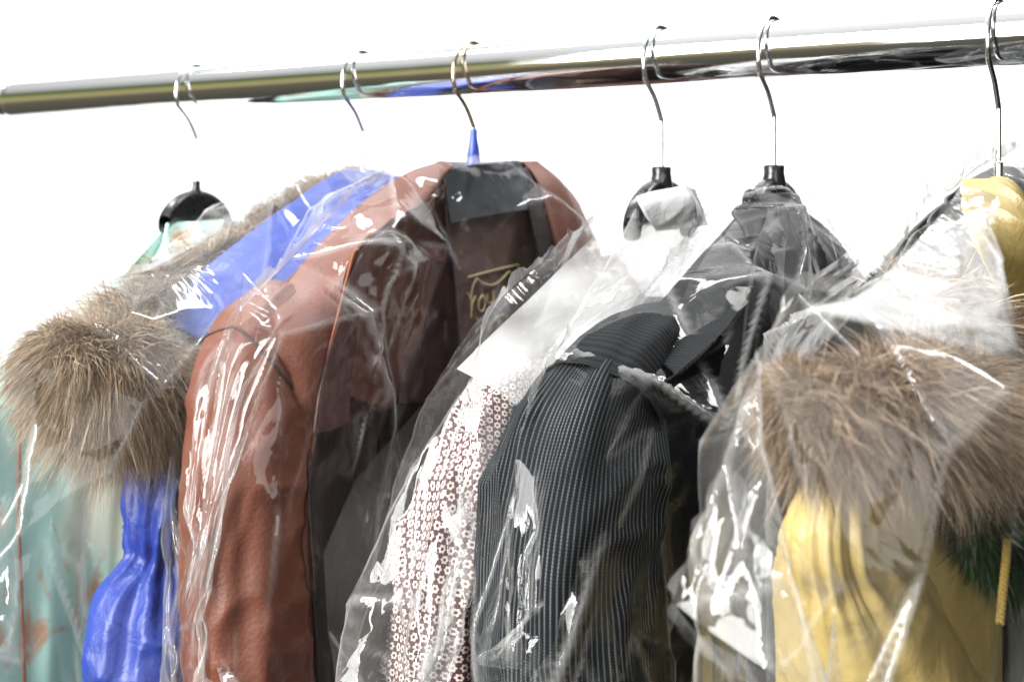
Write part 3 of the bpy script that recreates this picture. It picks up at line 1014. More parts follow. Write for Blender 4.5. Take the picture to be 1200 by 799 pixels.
emb = [[(548, 325), (578, 317), (607, 310)], [(607, 310), (609, 320), (613, 331)],
       [(552, 372), (552, 350), (554, 335), (559, 326)], [(559, 326), (566, 332), (577, 334), (587, 328), (596, 318)], [(596, 318), (600, 321), (603, 328)],
       [(548, 343), (551, 350), (553, 356)], [(557, 347), (553, 356), (552, 366)],
       [(565, 346), (561, 352), (561, 362), (565, 365), (568, 358), (568, 349), (565, 346)],
       [(571, 344), (571, 352), (574, 356), (578, 352), (578, 341)],
       [(590, 340), (591, 348), (592, 357)], [(590, 340), (595, 337), (597, 341), (592, 346)], [(592, 346), (597, 350), (601, 353)], [(600, 336), (601, 341), (602, 345)],
       [(572, 388), (575, 380), (582, 372), (590, 368)], [(558, 372), (561, 380), (563, 390)]]
polytube('embroidered_lettering', [st(p) for p in emb], 0.00075, M_THREAD, g3.root)
g3.torso_caps(0.004, 0.034, tip_u=0.15, tip_z=-.055)

# ---- flower print blouse
g4 = Garment('flower_blouse', 'blouse with small white ring flowers on maroon, beside the pinstripe jacket', 'blouse', S[3])
g4.sleeve('sleeve', [(640, 438, -.012, 30), (614, 464, -.014, 42), (584, 502, -.015, 48), (554, 552, -.015, 52), (528, 614, -.015, 54), (512, 690, -.015, 54), (504, 800, -.015, 56), (502, 880, -.015, 55)],
          M_FLOWER, tail=[(0, 0, -.36, .024), (0, 0, -.42, .022)], fold=0.0055, seed=41, nl=190, nc=90)
g4.sleeve('sleeve', [(662, 410, -.012, 40), (622, 446, -.014, 52), (520, 610, -.015, 58), (502, 800, -.015, 60)], M_FLOWER, tail=[(0, 0, -.42, .022)], mirror=True, seed=45, nl=70, nc=40)
g4.sheet('front_panel', [(690, 345, -.001), (668, 376, -.002), (622, 450, -.004), (600, 560, -.004), (595, 760, -.004), (594, 980, -.004)],
         [(840, 350, .017), (842, 400, .018), (845, 480, .018), (850, 620, .018), (850, 760, .018), (850, 980, .018)], M_FLOWER, fold=0.004, seed=43)
g4.sheet('yoke', [(748, 242, .002), (722, 292, .002), (690, 342, .001), (664, 384, .0)],
         [(800, 238, .002), (830, 300, .017), (838, 340, .019), (841, 390, .020)], M_WHITEOUT, fold=0.003, seed=47)  # added panel: bright glare over the shoulder put into its white
g4.sheet('back_panel', [(665, 392, -.026), (640, 450, -.03), (625, 560, -.03), (622, 980, -.03)],
         [(850, 392, -.035), (856, 480, -.035), (858, 700, -.035), (858, 980, -.035)], M_FLOWER, fold=0.004, seed=44)
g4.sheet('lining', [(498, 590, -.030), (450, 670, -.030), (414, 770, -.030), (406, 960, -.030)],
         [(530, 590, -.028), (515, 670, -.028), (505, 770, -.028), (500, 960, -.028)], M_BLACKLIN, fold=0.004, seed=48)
g4.sheet('collar', [(745, 232, .004), (750, 243, .008), (758, 256, .010), (768, 270, .010)],
         [(800, 232, .004), (806, 242, .008), (812, 252, .009), (818, 264, .009)], M_SILVER, arch=.006, bulge=.014, fold=0.003, seed=46, fscale=(60, 30), nv=40)
g4.torso_caps(-0.01, 0.024, tip_u=0.14, tip_z=-.06, zmin=-.4)

# ---- pinstripe jacket
g5 = Garment('pinstripe_jacket', 'black suit jacket with fine white pinstripe sleeve', 'suit jacket', S[4])
g5.sleeve('sleeve', [(722, 445, .010, 44), (708, 468, .010, 66), (694, 500, .010, 80), (680, 545, .01, 91), (670, 600, .01, 98), (664, 660, .01, 100), (664, 740, .01, 102), (672, 830, .01, 100), (676, 880, .01, 96)],
          M_PIN, tail=[(0, 0, -.34, .028), (0, 0, -.42, .025)], fold=0.0032, seed=51, nl=190, nc=90)
g5.sleeve('sleeve', [(722, 440, .008, 38), (704, 462, .008, 66), (668, 570, .01, 84), (664, 740, .01, 84)], M_PIN, tail=[(0, 0, -.42, .025)], mirror=True, seed=55, nl=70, nc=40)
g5.sheet('shoulder_panel', [(862, 256, -.004), (815, 308, -.004), (772, 358, .0), (745, 388, .004), (726, 410, .008)],
         [(905, 245, .012), (896, 300, .032), (862, 372, .040), (815, 420, .042), (770, 452, .036)], M_RIB, bulge=.012, fold=0.0018, seed=52, nu=70)
g5.sleeve('shoulder_cap', [(790, 372, .004, 22), (764, 396, .008, 42), (738, 424, .010, 58), (716, 454, .011, 69), (701, 482, .011, 79)], M_RIB, fold=0.0012, seed=59, nl=90, nc=80)
g5.sheet('front_panel', [(862, 262, .0), (815, 318, .012), (778, 400, .022), (752, 470, .026), (740, 560, .026), (740, 680, .026), (742, 820, .026), (742, 980, .026)],
         [(905, 250, .016), (908, 320, .036), (905, 410, .046), (890, 510, .048), (872, 640, .048), (866, 760, .048), (864, 860, .046), (864, 980, .046)], M_BLACKSATIN, bulge=.008, fold=0.004, seed=53, nu=70)
g5.sheet('lapel', [(900, 248, .018), (882, 305, .042), (872, 385, .050), (866, 470, .053), (870, 560, .054)],
         [(914, 248, .018), (916, 305, .038), (914, 385, .048), (906, 470, .052), (880, 560, .053)], M_BLACKSATIN, bulge=.004, fold=0.002, seed=54, nu=40)
g5.sheet('front_panel', [(908, 243, .02), (912, 300, .03), (915, 380, .03), (915, 500, .03), (915, 700, .03), (915, 980, .03)],
         [(938, 243, .0), (975, 285, .0), (1004, 340, .0), (1020, 420, .0), (1030, 600, .0), (1035, 980, .0)], M_BLACKSATIN, bulge=.03, ramp=.3, fold=0.004, seed=56, fscale=(40, 8))
g5.sheet('collar', [(858, 250, .006), (866, 262, .012), (874, 280, .022)],
         [(938, 250, .0), (942, 260, .006), (946, 275, .012)], M_BLACKSATIN, arch=.010, bulge=.012, fold=0.002, seed=57, nv=30)
g5.sheet('back_panel', [(862, 258, -.008), (812, 314, -.016), (765, 385, -.02), (735, 450, -.02), (728, 600, -.02), (728, 980, -.02)],
         [(930, 246, -.012), (955, 290, -.02), (974, 350, -.025), (983, 440, -.025), (986, 600, -.025), (986, 980, -.025)], M_BLACKSATIN, fold=0.003, seed=58)
knot = resample([(0.040, .004, -.004), (0.046, .007, .0), (0.050, .009, -.003), (.047, .010, -.009), (.040, .008, -.014)], 24)
tube_obj('collar_loop', knot, 0.0042, M_BLACKSATIN, g5.root, 10)
g5.torso_caps(0.018, 0.034, tip_u=0.14, tip_z=-.06, zmin=-.4)

# ---- mustard coat with fur
g6 = Garment('fur_trimmed_coat', 'mustard yellow coat with thick brown fur hood trim, far right', 'coat', S[5])
g6.sleeve('sleeve', [(985, 530, .0, 24), (975, 570, .0, 34), (970, 610, .0, 46), (972, 640, .0, 54), (992, 690, .0, 84), (1018, 760, .0, 112), (1030, 850, .0, 124), (1034, 920, .0, 124)],
          M_YELLOW, tail=[(0, 0, -.30, .034), (0, 0, -.4, .030)], fold=0.0022, seed=61, nl=190, nc=90, gathers=((0.036, 0.002, 0.004),))
g6.sleeve('sleeve', [(985, 520, .0, 22), (968, 610, .0, 50), (985, 760, .0, 80)], M_YELLOW, tail=[(0, 0, -.4, .026)], mirror=True, seed=65, nl=70, nc=40)
g6.sheet('front_panel', [(985, 560, -.004), (995, 620, .0), (1005, 680, .004), (1010, 760, .006), (1015, 860, .006), (1020, 990, .006)],
         [(1165, 560, .026), (1170, 620, .034), (1172, 680, .036), (1172, 760, .036), (1172, 860, .036), (1172, 990, .036)], M_YELLOW, bulge=.012, fold=0.004, seed=62)
g6.sheet('front_panel', [(1172, 560, .03), (1178, 640, .034), (1182, 720, .036), (1184, 820, .036), (1184, 990, .036)],
         [(1260, 560, .02), (1280, 640, .02), (1290, 720, .02), (1300, 820, .02), (1300, 990, .02)], M_OLIVE, fold=0.004, seed=63)
g6.sheet('hood_lining', [(1168, 196, -.012), (1130, 216, -.012), (1085, 262, -.012), (1050, 300, -.012), (1000, 345, -.012), (960, 400, -.012), (950, 500, -.012)],
         [(1200, 205, .0), (1215, 260, .016), (1222, 330, .022), (1226, 400, .024), (1230, 480, .026), (1235, 560, .028), (1240, 620, .028)], M_CHARCOAL, bulge=.006, fold=0.005, seed=64, fscale=(34, 24), nu=80)
g6.sheet('collar', [(1128, 212, .008), (1126, 232, .014), (1132, 262, .022), (1150, 300, .028), (1178, 350, .03)],
         [(1162, 208, .006), (1178, 232, .016), (1192, 262, .024), (1205, 300, .028), (1216, 352, .03)], M_YELLOW, bulge=.010, fold=0.003, seed=66, fscale=(40, 30))
g6.sheet('back_panel', [(1168, 196, -.02), (1080, 262, -.03), (1000, 345, -.035), (930, 420, -.035), (900, 560, -.03), (900, 990, -.03)],
         [(1182, 196, -.02), (1190, 262, -.03), (1196, 345, -.035), (1200, 500, -.035), (1200, 700, -.035), (1200, 990, -.035)], M_CHARCOAL, fold=0.003, seed=67)
g6.torso_caps(0.0, 0.030, tip_u=0.17, tip_z=-.045, zmin=-.36)
g6.fur([(922, 440, .0, 40), (938, 470, .006, 62), (965, 480, .012, 82), (1020, 470, .020, 84), (1080, 470, .026, 84), (1140, 490, .030, 84), (1190, 520, .032, 84), (1240, 540, .032, 74)],
       M_FUR_B, n=70000, length=(.011, .023), lie=(.35, .30, -.70), seed=8, clump=1100, droop=.4, collide=1.0, width=.00012, fluff=0.6)
g6.fur([(1060, 345, -.004, 26), (1085, 362, .006, 34), (1125, 395, .016, 40), (1165, 420, .022, 40)],
       M_FUR_B, n=5000, length=(.014, .028), lie=(.4, .2, -.3), seed=9, clump=160, collide=0.7, width=.0003)
g6.fur([(1140, 598, .034, 20), (1165, 620, .038, 30), (1198, 630, .040, 30)],
       M_FUR_G, n=6000, length=(.010, .018), lie=(.2, .2, -.6), seed=10, clump=160, collide=0.7, width=.0004, name='green_fur_lining')
cz = np.linspace(0, 1, 90)
cordc = resample([g6.L(1180, 625, .044), g6.L(1179, 655, .046), g6.L(1175, 695, .046), g6.L(1172, 730, .046)], 90)
strands = []
for k in range(3):
    ph = cz * 46 + k * 2.094
    strands.append(cordc + 0.0008 * np.stack([np.cos(ph), np.sin(ph), 0 * ph], 1))
polytube('braided_cord', strands, 0.0007, M_CORD, g6.root, 6)


# ------------------------------------------------------------------ polythene bags: draped by a small cloth solver
def sdf_grid(caps, lo, hi, h):
    n = np.ceil((hi - lo) / h).astype(int) + 1
    ax = [lo[k] + h * np.arange(n[k]) for k in range(3)]
    X, Y, Zz = np.meshgrid(*ax, indexing='ij')
    D = np.full(n, 0.05, np.float32)
    for a, b, ra, rb in caps:
        a = np.asarray(a, np.float32)
        b = np.asarray(b, np.float32)
        pad = max(ra, rb) + 0.045
        i0 = np.clip(np.floor((np.minimum(a, b) - pad - lo) / h).astype(int), 0, n - 1)
        i1 = np.clip(np.ceil((np.maximum(a, b) + pad - lo) / h).astype(int) + 1, 1, n)
        sl = tuple(slice(i0[k], i1[k]) for k in range(3))
        Pn = np.stack([X[sl], Y[sl], Zz[sl]], -1).astype(np.float32)
        if Pn.size == 0:
            continue
        ba = b - a
        pa = Pn - a
        t = np.clip(pa @ ba / (ba @ ba + 1e-9), 0, 1)
        d = pa - t[..., None] * ba
        dist = np.sqrt(np.einsum('...i,...i->...', d, d)) - (ra + (rb - ra) * t)
        D[sl] = np.minimum(D[sl], dist)
    # smooth the union a little
    for _ in range(1):
        for k in range(3):
            D = 0.5 * D + 0.25 * (np.roll(D, 1, k) + np.roll(D, -1, k))
    G = np.stack(np.gradient(D, h), -1)
    G /= np.linalg.norm(G, axis=-1)[..., None] + 1e-6
    return D.astype(np.float32), G.astype(np.float32)


def upsample(A, k, axis, linear=False):
    """k times finer along one axis; Catmull-Rom, or linear for uv"""
    A = np.moveaxis(A, axis, 0)
    n = len(A)
    pos = np.linspace(0, n - 1, (n - 1) * k + 1)
    i = np.minimum(pos.astype(int), n - 2)
    t = (pos - i).reshape((-1,) + (1,) * (A.ndim - 1))
    p1, p2 = A[i], A[i + 1]
    if linear:
        out = p1 * (1 - t) + p2 * t
    else:
        p0 = np.where((i == 0).reshape(t.shape), 2 * A[0] - A[1], A[np.maximum(i - 1, 0)])
        p3 = np.where((i == n - 2).reshape(t.shape), 2 * A[-1] - A[-2], A[np.minimum(i + 2, n - 1)])
        out = 0.5 * (2 * p1 + (p2 - p0) * t + (2 * p0 - 5 * p1 + 4 * p2 - p3) * t ** 2 + (3 * p1 - p0 - 3 * p2 + p3) * t ** 3)
    return np.moveaxis(out, 0, axis)


def facets(uv, size, seed, w, l):
    """height made of flat random triangles (a crumpled sheet), sampled at uv"""
    rng = np.random.default_rng(seed)
    nx_, ny_ = int(w / size) + 4, int(l / size) + 4
    jx = rng.uniform(-0.55, 0.55, (nx_, ny_, 2))
    hgt = rng.normal(0, 0.5, (nx_, ny_))
    X = uv[..., 0] / size + 1.2
    Y = uv[..., 1] / size + 1.2
    # lean the lattice so that folds run in slanting directions
    X, Y = X + 0.35 * Y * 0.3, Y
    wob = np.stack([X * 0.5, Y * 0.5, np.full(X.shape, seed * 0.37)], -1)
    X = X + 0.45 * noise(wob, seed)
    Y = Y + 0.45 * noise(wob + 7.7, seed)
    ix = np.floor(X).astype(int)
    iy = np.floor(Y).astype(int)
    fx, fy = X - ix, Y - iy
    g_ = lambda a, b: hgt[a % nx_, b % ny_]
    flip = _hash(ix, iy, ix * 0, seed) > 0
    h00, h10, h01, h11 = g_(ix, iy), g_(ix + 1, iy), g_(ix, iy + 1), g_(ix + 1, iy + 1)
    t1 = np.where(fx > fy, h00 + (h10 - h00) * fx + (h11 - h10) * fy, h00 + (h11 - h01) * fx + (h01 - h00) * fy)
    t2 = np.where(fx + fy < 1, h00 + (h10 - h00) * fx + (h01 - h00) * fy, h11 + (h01 - h11) * (1 - fx) + (h10 - h11) * (1 - fy))
    return np.where(flip, t1, t2)


def crease(P, kr, kc, seed, jit=0.38):
    """flat-facet version of a grid surface: big uneven triangles between some of its points"""
    rng = np.random.default_rng(seed)
    nr, nc = P.shape[:2]
    na, nb = int(np.ceil((nr - 1) / kr)) + 1, int(np.ceil((nc - 1) / kc)) + 1
    A, B = np.meshgrid(np.linspace(0, nr - 1, na), np.linspace(0, nc - 1, nb), indexing='ij')
    jr = rng.uniform(-jit, jit, A.shape) * kr
    jc = rng.uniform(-jit, jit, A.shape) * kc
    jr[0] = jr[-1] = 0
    jc[:, 0] = jc[:, -1] = 0
    A = np.clip(A + jr, 0, nr - 1)
    B = np.clip(B + jc, 0, nc - 1)
    out = P.copy()
    ai, bi = np.rint(A).astype(int), np.rint(B).astype(int)
    Q = P[ai, bi]
    for i in range(na - 1):
        for j in range(nb - 1):
            q = [(i, j), (i + 1, j), (i + 1, j + 1), (i, j + 1)]
            tris = ((0, 1, 2), (0, 2, 3)) if rng.random() < 0.5 else ((0, 1, 3), (1, 2, 3))
            for t in tris:
                (x0, y0), (x1, y1), (x2, y2) = [(ai[q[k]], bi[q[k]]) for k in t]
                den = (y1 - y2) * (x0 - x2) + (x2 - x1) * (y0 - y2)
                if den == 0:
                    continue
                r0, r1 = min(x0, x1, x2), max(x0, x1, x2) + 1
                c0, c1 = min(y0, y1, y2), max(y0, y1, y2) + 1
                X, Y = np.mgrid[r0:r1, c0:c1]
                l0 = ((y1 - y2) * (X - x2) + (x2 - x1) * (Y - y2)) / den
                l1 = ((y2 - y0) * (X - x2) + (x0 - x2) * (Y - y2)) / den
                l2 = 1 - l0 - l1
                m = (l0 >= -1e-6) & (l1 >= -1e-6) & (l2 >= -1e-6)
                val = l0[..., None] * Q[q[t[0]]] + l1[..., None] * Q[q[t[1]]] + l2[..., None] * Q[q[t[2]]]
                out[r0:r1, c0:c1][m] = val[m]
    return out


def mark_creases(o, P, gain=1.0):
    """store how sharply a grid surface folds at each point"""
    du = np.gradient(P, axis=1)
    dv = np.gradient(P, axis=0)
    n = np.cross(dv, du)
    n /= np.linalg.norm(n, axis=-1)[..., None] + 1e-9
    k = np.zeros(P.shape[:2])
    k[1:-1] += np.linalg.norm(n[2:] - n[:-2], axis=-1)
    k[:, 1:-1] += np.linalg.norm(n[:, 2:] - n[:, :-2], axis=-1)
    k = np.clip((k - 0.27) * 1.2 * gain, 0, 1) ** 1.4
    a = o.data.attributes.new('crease', 'FLOAT', 'POINT')
    a.data.foreach_set('value', k.astype(np.float32).ravel())


def bag(g, label, W=0.54, Lb=0.46, top=0.014, slope=0.075, wlim=(-0.06, 0.08), seed=1, steps=200, cell=0.0056, puff=0.05, shift=0.0, margin=0.0045, cling=0.4, ruffle=0.006, neck=0.03, mat=None, BK=0.003, excess=1.035, facet=((0.055, 0.0075, 1.0), (0.024, 0.0034, 1.0), (0.011, 0.0011, 1.0)), pleats=16):
    rng = np.random.default_rng(seed)
    nh = int(round(W / cell))
    N = 2 * nh
    M = int(round(Lb / cell))
    c = np.arange(N)
    x = np.where(c <= nh, W / 2 - c * W / nh, -W / 2 + (c - nh) * W / nh)      # near edge -> far edge (front) -> near edge (back)
    sgnw = np.where((c > 0) & (c < nh), 1.0, np.where(c > nh, -1.0, 0.0))
    mir = (N - c) % N
    ax = np.abs(x)
    y0 = slope * np.clip((ax - neck) / (W / 2 - neck), 0, 1) ** 1.15            # drop of the sealed shoulder edge
    j = np.arange(M + 1)[:, None]
    yy = y0[None] * (1 - j / M) * 1.0 + (Lb * j / M) + 0 * x[None]
    flat = np.stack([np.broadcast_to(x, yy.shape), yy], -1)
    # rest lengths from the flat pattern (columns wrap round the side folds)
    def rest(p, q):
        return np.sqrt(((p - q) ** 2).sum(-1)).astype(np.float32)
    flat_r = np.roll(flat, -1, 1)
    rh = rest(flat, flat_r)
    rv = rest(flat[:-1], flat[1:])
    rd1 = rest(flat[:-1], flat_r[1:])
    rd2 = rest(flat_r[:-1], flat[1:])
    rh, rd1, rd2 = rh * np.float32(excess), rd1 * np.float32(0.5 + 0.5 * excess), rd2 * np.float32(0.5 + 0.5 * excess)
    edgep = np.clip(1 - (ax / (W / 2)) ** 4, 0, 1)
    dn = 1 - np.exp(-(yy - y0[None]) / 0.05)
    P = np.stack([np.broadcast_to(x * 1.0 + shift, yy.shape), sgnw[None] * puff * edgep[None] * dn, top - yy], -1).astype(np.float32)
    q = np.stack([flat[..., 0] * 20, flat[..., 1] * 14, np.broadcast_to(sgnw * 3 + seed, yy.shape)], -1)
    P[..., 1] += (ruffle * noise(q, seed) * dn).astype(np.float32)
    P[..., 0] += (0.6 * ruffle * noise(q * 1.3, seed + 1) * dn).astype(np.float32)
    lo = np.array([-0.40, -0.15, -0.52])
    hi = np.array([0.40, 0.15, 0.08])
    h = 0.007
    D, G = sdf_grid(g.caps, lo, hi, h)
    nx, ny, nz = D.shape
    V = np.zeros_like(P)
    dt = np.float32(1 / 200.0)
    grav = np.array([0, 0, -1.6], np.float32)
    inv = np.float32(1 / h)

    def proj(A, B, r, k):
        d = B - A
        l = np.sqrt(np.einsum('...i,...i->...', d, d)) + 1e-9
        cr = (k * 0.5 * (l - r) / l)[..., None] * d
        return cr

    def pairs_h(k, par):
        A = P[:, par::2]
        B = np.roll(P, -1, 1)[:, par::2]
        cr = proj(A, B, rh[:, par::2], k)
        P[:, par::2] += cr
        idx = (np.arange(par, N, 2) + 1) % N
        P[:, idx] -= cr

    def pairs_v(k, par):
        A = P[par:-1:2]
        B = P[par + 1::2][:len(A)]
        A = A[:len(B)]
        cr = proj(A, B, rv[par::2][:len(A)], k)
        P[par:par + 2 * len(A):2] += cr
        P[par + 1:par + 1 + 2 * len(A):2] -= cr

    def pairs_d(k, par, sgn):
        rows = np.arange(par, M, 2)
        if sgn > 0:
            A = P[rows]
            B = np.roll(P, -1, 1)[rows + 1]
            cr = proj(A, B, rd1[rows], k)
            P[rows] += cr
            P[rows + 1] -= np.roll(cr, 1, 1)
        else:
            A = np.roll(P, -1, 1)[rows]
            B = P[rows + 1]
            cr = proj(A, B, rd2[rows], k)
            P[rows] += np.roll(cr, 1, 1)
            P[rows + 1] -= cr

    def bend(k):
        d = P - 0.5 * (np.roll(P, 1, 1) + np.roll(P, -1, 1))
        inner = (sgnw != 0)[None, :, None]
        P[1:] -= (k * d * inner)[1:]
        d = P[1:-1] - 0.5 * (P[:-2] + P[2:])
        P[1:-1] -= k * d

    def collide(fric):
        idx = (P - lo.astype(np.float32)) * inv
        i0 = np.clip(np.floor(idx).astype(np.int32), 0, np.array([nx - 2, ny - 2, nz - 2]))
        f = np.clip(idx - i0, 0, 1).astype(np.float32)
        a, b_, c_ = i0[..., 0], i0[..., 1], i0[..., 2]
        d = 0
        for dx in (0, 1):
            fx = f[..., 0] if dx else 1 - f[..., 0]
            for dy in (0, 1):
                fy = f[..., 1] if dy else 1 - f[..., 1]
                for dz in (0, 1):
                    fz = f[..., 2] if dz else 1 - f[..., 2]
                    d = d + fx * fy * fz * D[a + dx, b_ + dy, c_ + dz]
        n = G[np.clip(np.rint(idx[..., 0]).astype(int), 0, nx - 1), np.clip(np.rint(idx[..., 1]).astype(int), 0, ny - 1), np.clip(np.rint(idx[..., 2]).astype(int), 0, nz - 1)]
        pen = margin - d
        hit = pen > 0
        P[...] += np.where(hit, pen, 0)[..., None] * n
        return hit, n, d

    for it in range(steps):
        prev = P.copy()
        V *= np.float32(0.965)
        V += grav * dt
        P += V * dt
        for k_it in range(7):
            for par in (0, 1):
                pairs_h(0.95, par)
                pairs_v(0.95, par)
            for par in (0, 1):
                pairs_d(0.5, par, 1)
                pairs_d(0.5, par, -1)
            bend(BK)
            # sealed top: front and back meet
            m = 0.5 * (P[0] + P[0][mir])
            P[0] = m
            # the neck of the bag sits on the hanger
            nk = np.where(ax < neck * 0.6)[0]
            P[0, nk] = np.stack([x[nk] + 0 * shift, 0 * x[nk], np.full(len(nk), top)], 1)
        hit, n, d = collide(0.5)
        np.clip(P[..., 1], wlim[0], wlim[1], out=P[..., 1])
        V = (P - prev) / dt
        V[hit] *= 0.45
        near = (d < 0.03) & (d > margin)
        V[near] -= (cling * 1.6 * dt) * n[near]
        sp = np.linalg.norm(V, axis=-1)[..., None]
        V *= np.minimum(1, 1.2 / (sp + 1e-6))
    Pv = P.astype(np.float64)
    uv = np.stack([np.broadcast_to(c * W / nh, yy.shape), flat[..., 1]], -1)
    # open the wrap for uv
    Pw = np.concatenate([Pv, Pv[:, :1]], 1)
    uvw = np.concatenate([uv, uv[:, :1] + np.array([2 * W, 0])], 1)
    # finer grid, then creased flat facets as stiff film takes them
    Pw = upsample(upsample(Pw, 3, 0), 3, 1)
    uvw = upsample(upsample(uvw, 3, 0, True), 3, 1, True)
    nr_, nc_ = Pw.shape[:2]
    du = np.gradient(Pw, axis=1)
    dv = np.gradient(Pw, axis=0)
    nm = np.cross(dv, du)
    nm /= np.linalg.norm(nm, axis=-1)[..., None] + 1e-9
    k0 = 2 * W
    edge_u = np.minimum(np.minimum(uvw[..., 0], k0 - uvw[..., 0]), np.abs(uvw[..., 0] - W))
    fade = np.clip(edge_u / 0.02, 0, 1) * np.clip((np.arange(nr_) / 12.0), 0, 1)[:, None]
    disp = 0.0015
    for fi, (size, amp, an_) in enumerate(facet):
        if fi == 1:
            Pw = Pw + (disp * fade)[..., None] * nm
            Pf = crease(Pw, 32, 18, seed + 40)
            kb = np.clip(0.80 + 0.5 * noise(np.concatenate([uvw * 11, np.full(uvw.shape[:2] + (1,), seed + .5)], -1), seed + 77), 0.35, 0.97)
            Pw = Pw + (Pf - Pw) * kb[..., None]
            disp = 0
        hgt = facets(uvw, size, seed * 10 + fi, k0, Lb + 0.1)
        msk = np.clip(0.5 + 1.9 * noise(np.concatenate([uvw * 9, np.full(uvw.shape[:2] + (1,), seed + fi * 2.0)], -1), seed + fi), 0.08, 1.7)
        disp = disp + amp * hgt * msk
    for _ in range(pleats):                       # narrow standing folds
        a0 = rng.uniform(0, 1) ** 1.2 * (W * 0.85) if rng.random() < 0.75 else rng.uniform(W, 2 * W)
        b0 = rng.uniform(0.02, Lb * 0.75)
        ang = rng.normal(0.0, 0.65)
        ll = rng.uniform(0.05, 0.18)
        dx, dy = math.sin(ang), math.cos(ang)
        X, Y = uvw[..., 0] - a0, uvw[..., 1] - b0
        t = X * dx + Y * dy
        bow = rng.normal(0, 1.6) * t * (ll - t)
        dd = X * dy - Y * dx + bow
        tap = np.clip(t / (0.25 * ll), 0, 1) * np.clip((ll - t) / (0.4 * ll), 0, 1)
        wd_ = rng.uniform(0.0035, 0.009)
        disp = disp + rng.uniform(0.0025, 0.0065) * tap * np.clip(1 - np.abs(dd) / wd_, 0, 1)
    Pw = Pw + (disp * fade)[..., None] * nm
    root = thing('garment_bag', label, 'garment bag', g.s, 'clear polythene bags over the clothes')
    film = make_mesh('film', Pw.reshape(-1, 3), grid_faces(nr_, nc_), mat or M_FILM, root, uvw.reshape(-1, 2))
    mark_creases(film, Pw)
    # crimped heat seal standing along the shoulder edge
    row = Pv[0, :nh + 1]
    s_al = np.r_[0, np.cumsum(np.linalg.norm(np.diff(row, axis=0), axis=1))]
    row = np.stack([np.interp(np.linspace(0, s_al[-1], 400), s_al, row[:, k]) for k in range(3)], 1)
    tt = np.linspace(0, s_al[-1], 400)
    q = np.stack([tt * 160, 0 * tt, np.full(400, seed)], 1)
    hgt = 0.0045 + 0.002 * noise(q * [1.5, 1, 1], seed)
    lip = row + np.stack([0 * tt, 0.002 * noise(q, seed + 2), hgt], 1)
    mid = 0.5 * (row + lip) + np.stack([0 * tt, 0.001 * noise(q, seed + 4), 0 * tt], 1)
    Vs = np.stack([row, mid, lip], 0).reshape(-1, 3)
    for cI in (0, nh):                            # flattened fin along both side folds
        colp = Pv[:, cI]
        sd = np.sign(colp[:, 0].mean())
        n_ = len(colp)
        colp = np.stack([np.interp(np.linspace(0, n_ - 1, n_ * 3), np.arange(n_), colp[:, k]) for k in range(3)], 1)
        tv = np.linspace(0, Lb, n_ * 3)
        qv = np.stack([tv * 45, 0 * tv, np.full(n_ * 3, seed + .3)], 1)
        nb = np.interp(np.arange(n_ * 3), np.arange(n_ * 3), colp[:, 0])
        fin = colp + np.stack([sd * (0.006 + 0.003 * noise(qv, seed + 6)), 0.005 * noise(qv * 0.7, seed + 8), -0.002 + 0 * tv], 1)
        fm = 0.5 * (colp + fin) + np.stack([0 * tv, 0.0015 * noise(qv * 2, seed + 9), 0 * tv], 1)
        make_mesh('side_seam', np.stack([colp, fm, fin], 0).reshape(-1, 3), grid_faces(3, n_ * 3), M_EAR, root, np.stack([np.tile(tv, 3), np.repeat([0, .003, .006], n_ * 3)], 1))
    make_mesh('sealed_edge', Vs, grid_faces(3, 400), M_SEAL, root, np.stack([np.tile(tt, 3), np.repeat([0, .002, .004], 400)], 1))
    return root


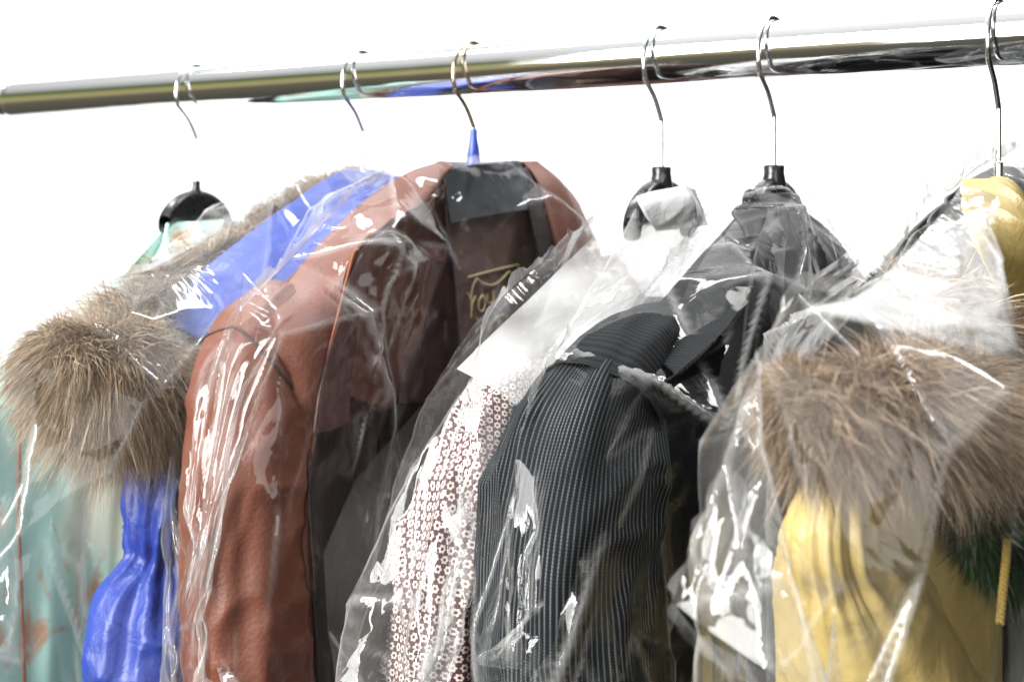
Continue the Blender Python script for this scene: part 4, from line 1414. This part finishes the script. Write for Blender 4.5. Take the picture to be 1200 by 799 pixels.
bag(g2, 'clear plastic bag over the blue coat and its fur', W=0.66, slope=.065, seed=2, wlim=(-.085, .085), mat=M_SOFT)
b3 = bag(g3, 'clear plastic bag over the brown leather jacket', W=0.64, slope=.062, seed=3, wlim=(-.06, .075), top=.024)
b4 = bag(g4, 'milky clear plastic bag over the flower print blouse', W=0.60, slope=.125, seed=4, wlim=(-.06, .028), top=.001, mat=M_MILKY)
b5 = bag(g5, 'clear plastic bag over the black pinstripe jacket', W=0.60, slope=.12, seed=5, wlim=(-.03, .10), top=.0, mat=M_THIN)
b6 = bag(g6, 'clear plastic bag over the mustard coat and brown fur', W=0.70, slope=.06, seed=6, wlim=(-.06, .13), top=.018, mat=M_SOFT)

# the corner of that bag folded over towards the camera: doubled film
fl = g4.sheet('folded_corner', [(738, 233, -.014), (690, 282, -.018), (620, 350, -.022), (536, 432, -.024)],
              [(812, 262, .026), (770, 335, .030), (692, 415, .031), (614, 482, .031)], M_FLAP, nv=120, nu=60, bulge=.006, fold=.003, seed=71, fscale=(30, 20), thick=0, parent=b4, collide=False, creased=(18, 14))
# loose corner standing off the leather jacket's bag
g3.sheet('loose_corner', [(128, 330, -.006), (190, 318, -.004), (258, 312, .0), (340, 336, .004)],
         [(141, 416, .002), (185, 440, .006), (238, 482, .012), (285, 455, .020)], M_EAR, nv=110, nu=50, bulge=.010, fold=.004, seed=72, fscale=(30, 24), thick=0, parent=b3, collide=False, creased=(16, 12))
# loose film slung over the mustard coat's hood
g6.sheet('folded_corner', [(1130, 218, .022), (1078, 276, .030), (1012, 343, .040), (940, 362, .048)],
         [(1142, 252, .045), (1166, 312, .060), (1186, 372, .074), (1192, 430, .084)], M_FLAP2, nv=120, nu=60, bulge=.008, fold=.004, seed=73, fscale=(30, 20), thick=0, parent=b6, collide=False, creased=(17, 13))
# wide loose sheet of the blouse's bag falling left of the sleeve
g4.sheet('loose_film', [(540, 436, .014), (500, 470, .010), (440, 535, .004), (393, 600, .0), (377, 660, .0), (380, 720, .0), (392, 800, .0), (396, 960, .0)],
         [(615, 478, .020), (600, 510, .018), (570, 570, .016), (545, 640, .014), (532, 700, .014), (528, 750, .014), (526, 820, .014), (526, 960, .014)], M_EAR, nv=150, nu=60, bulge=.010, fold=.005, seed=74, fscale=(26, 12), thick=0, parent=b4, collide=False, creased=(20, 15))
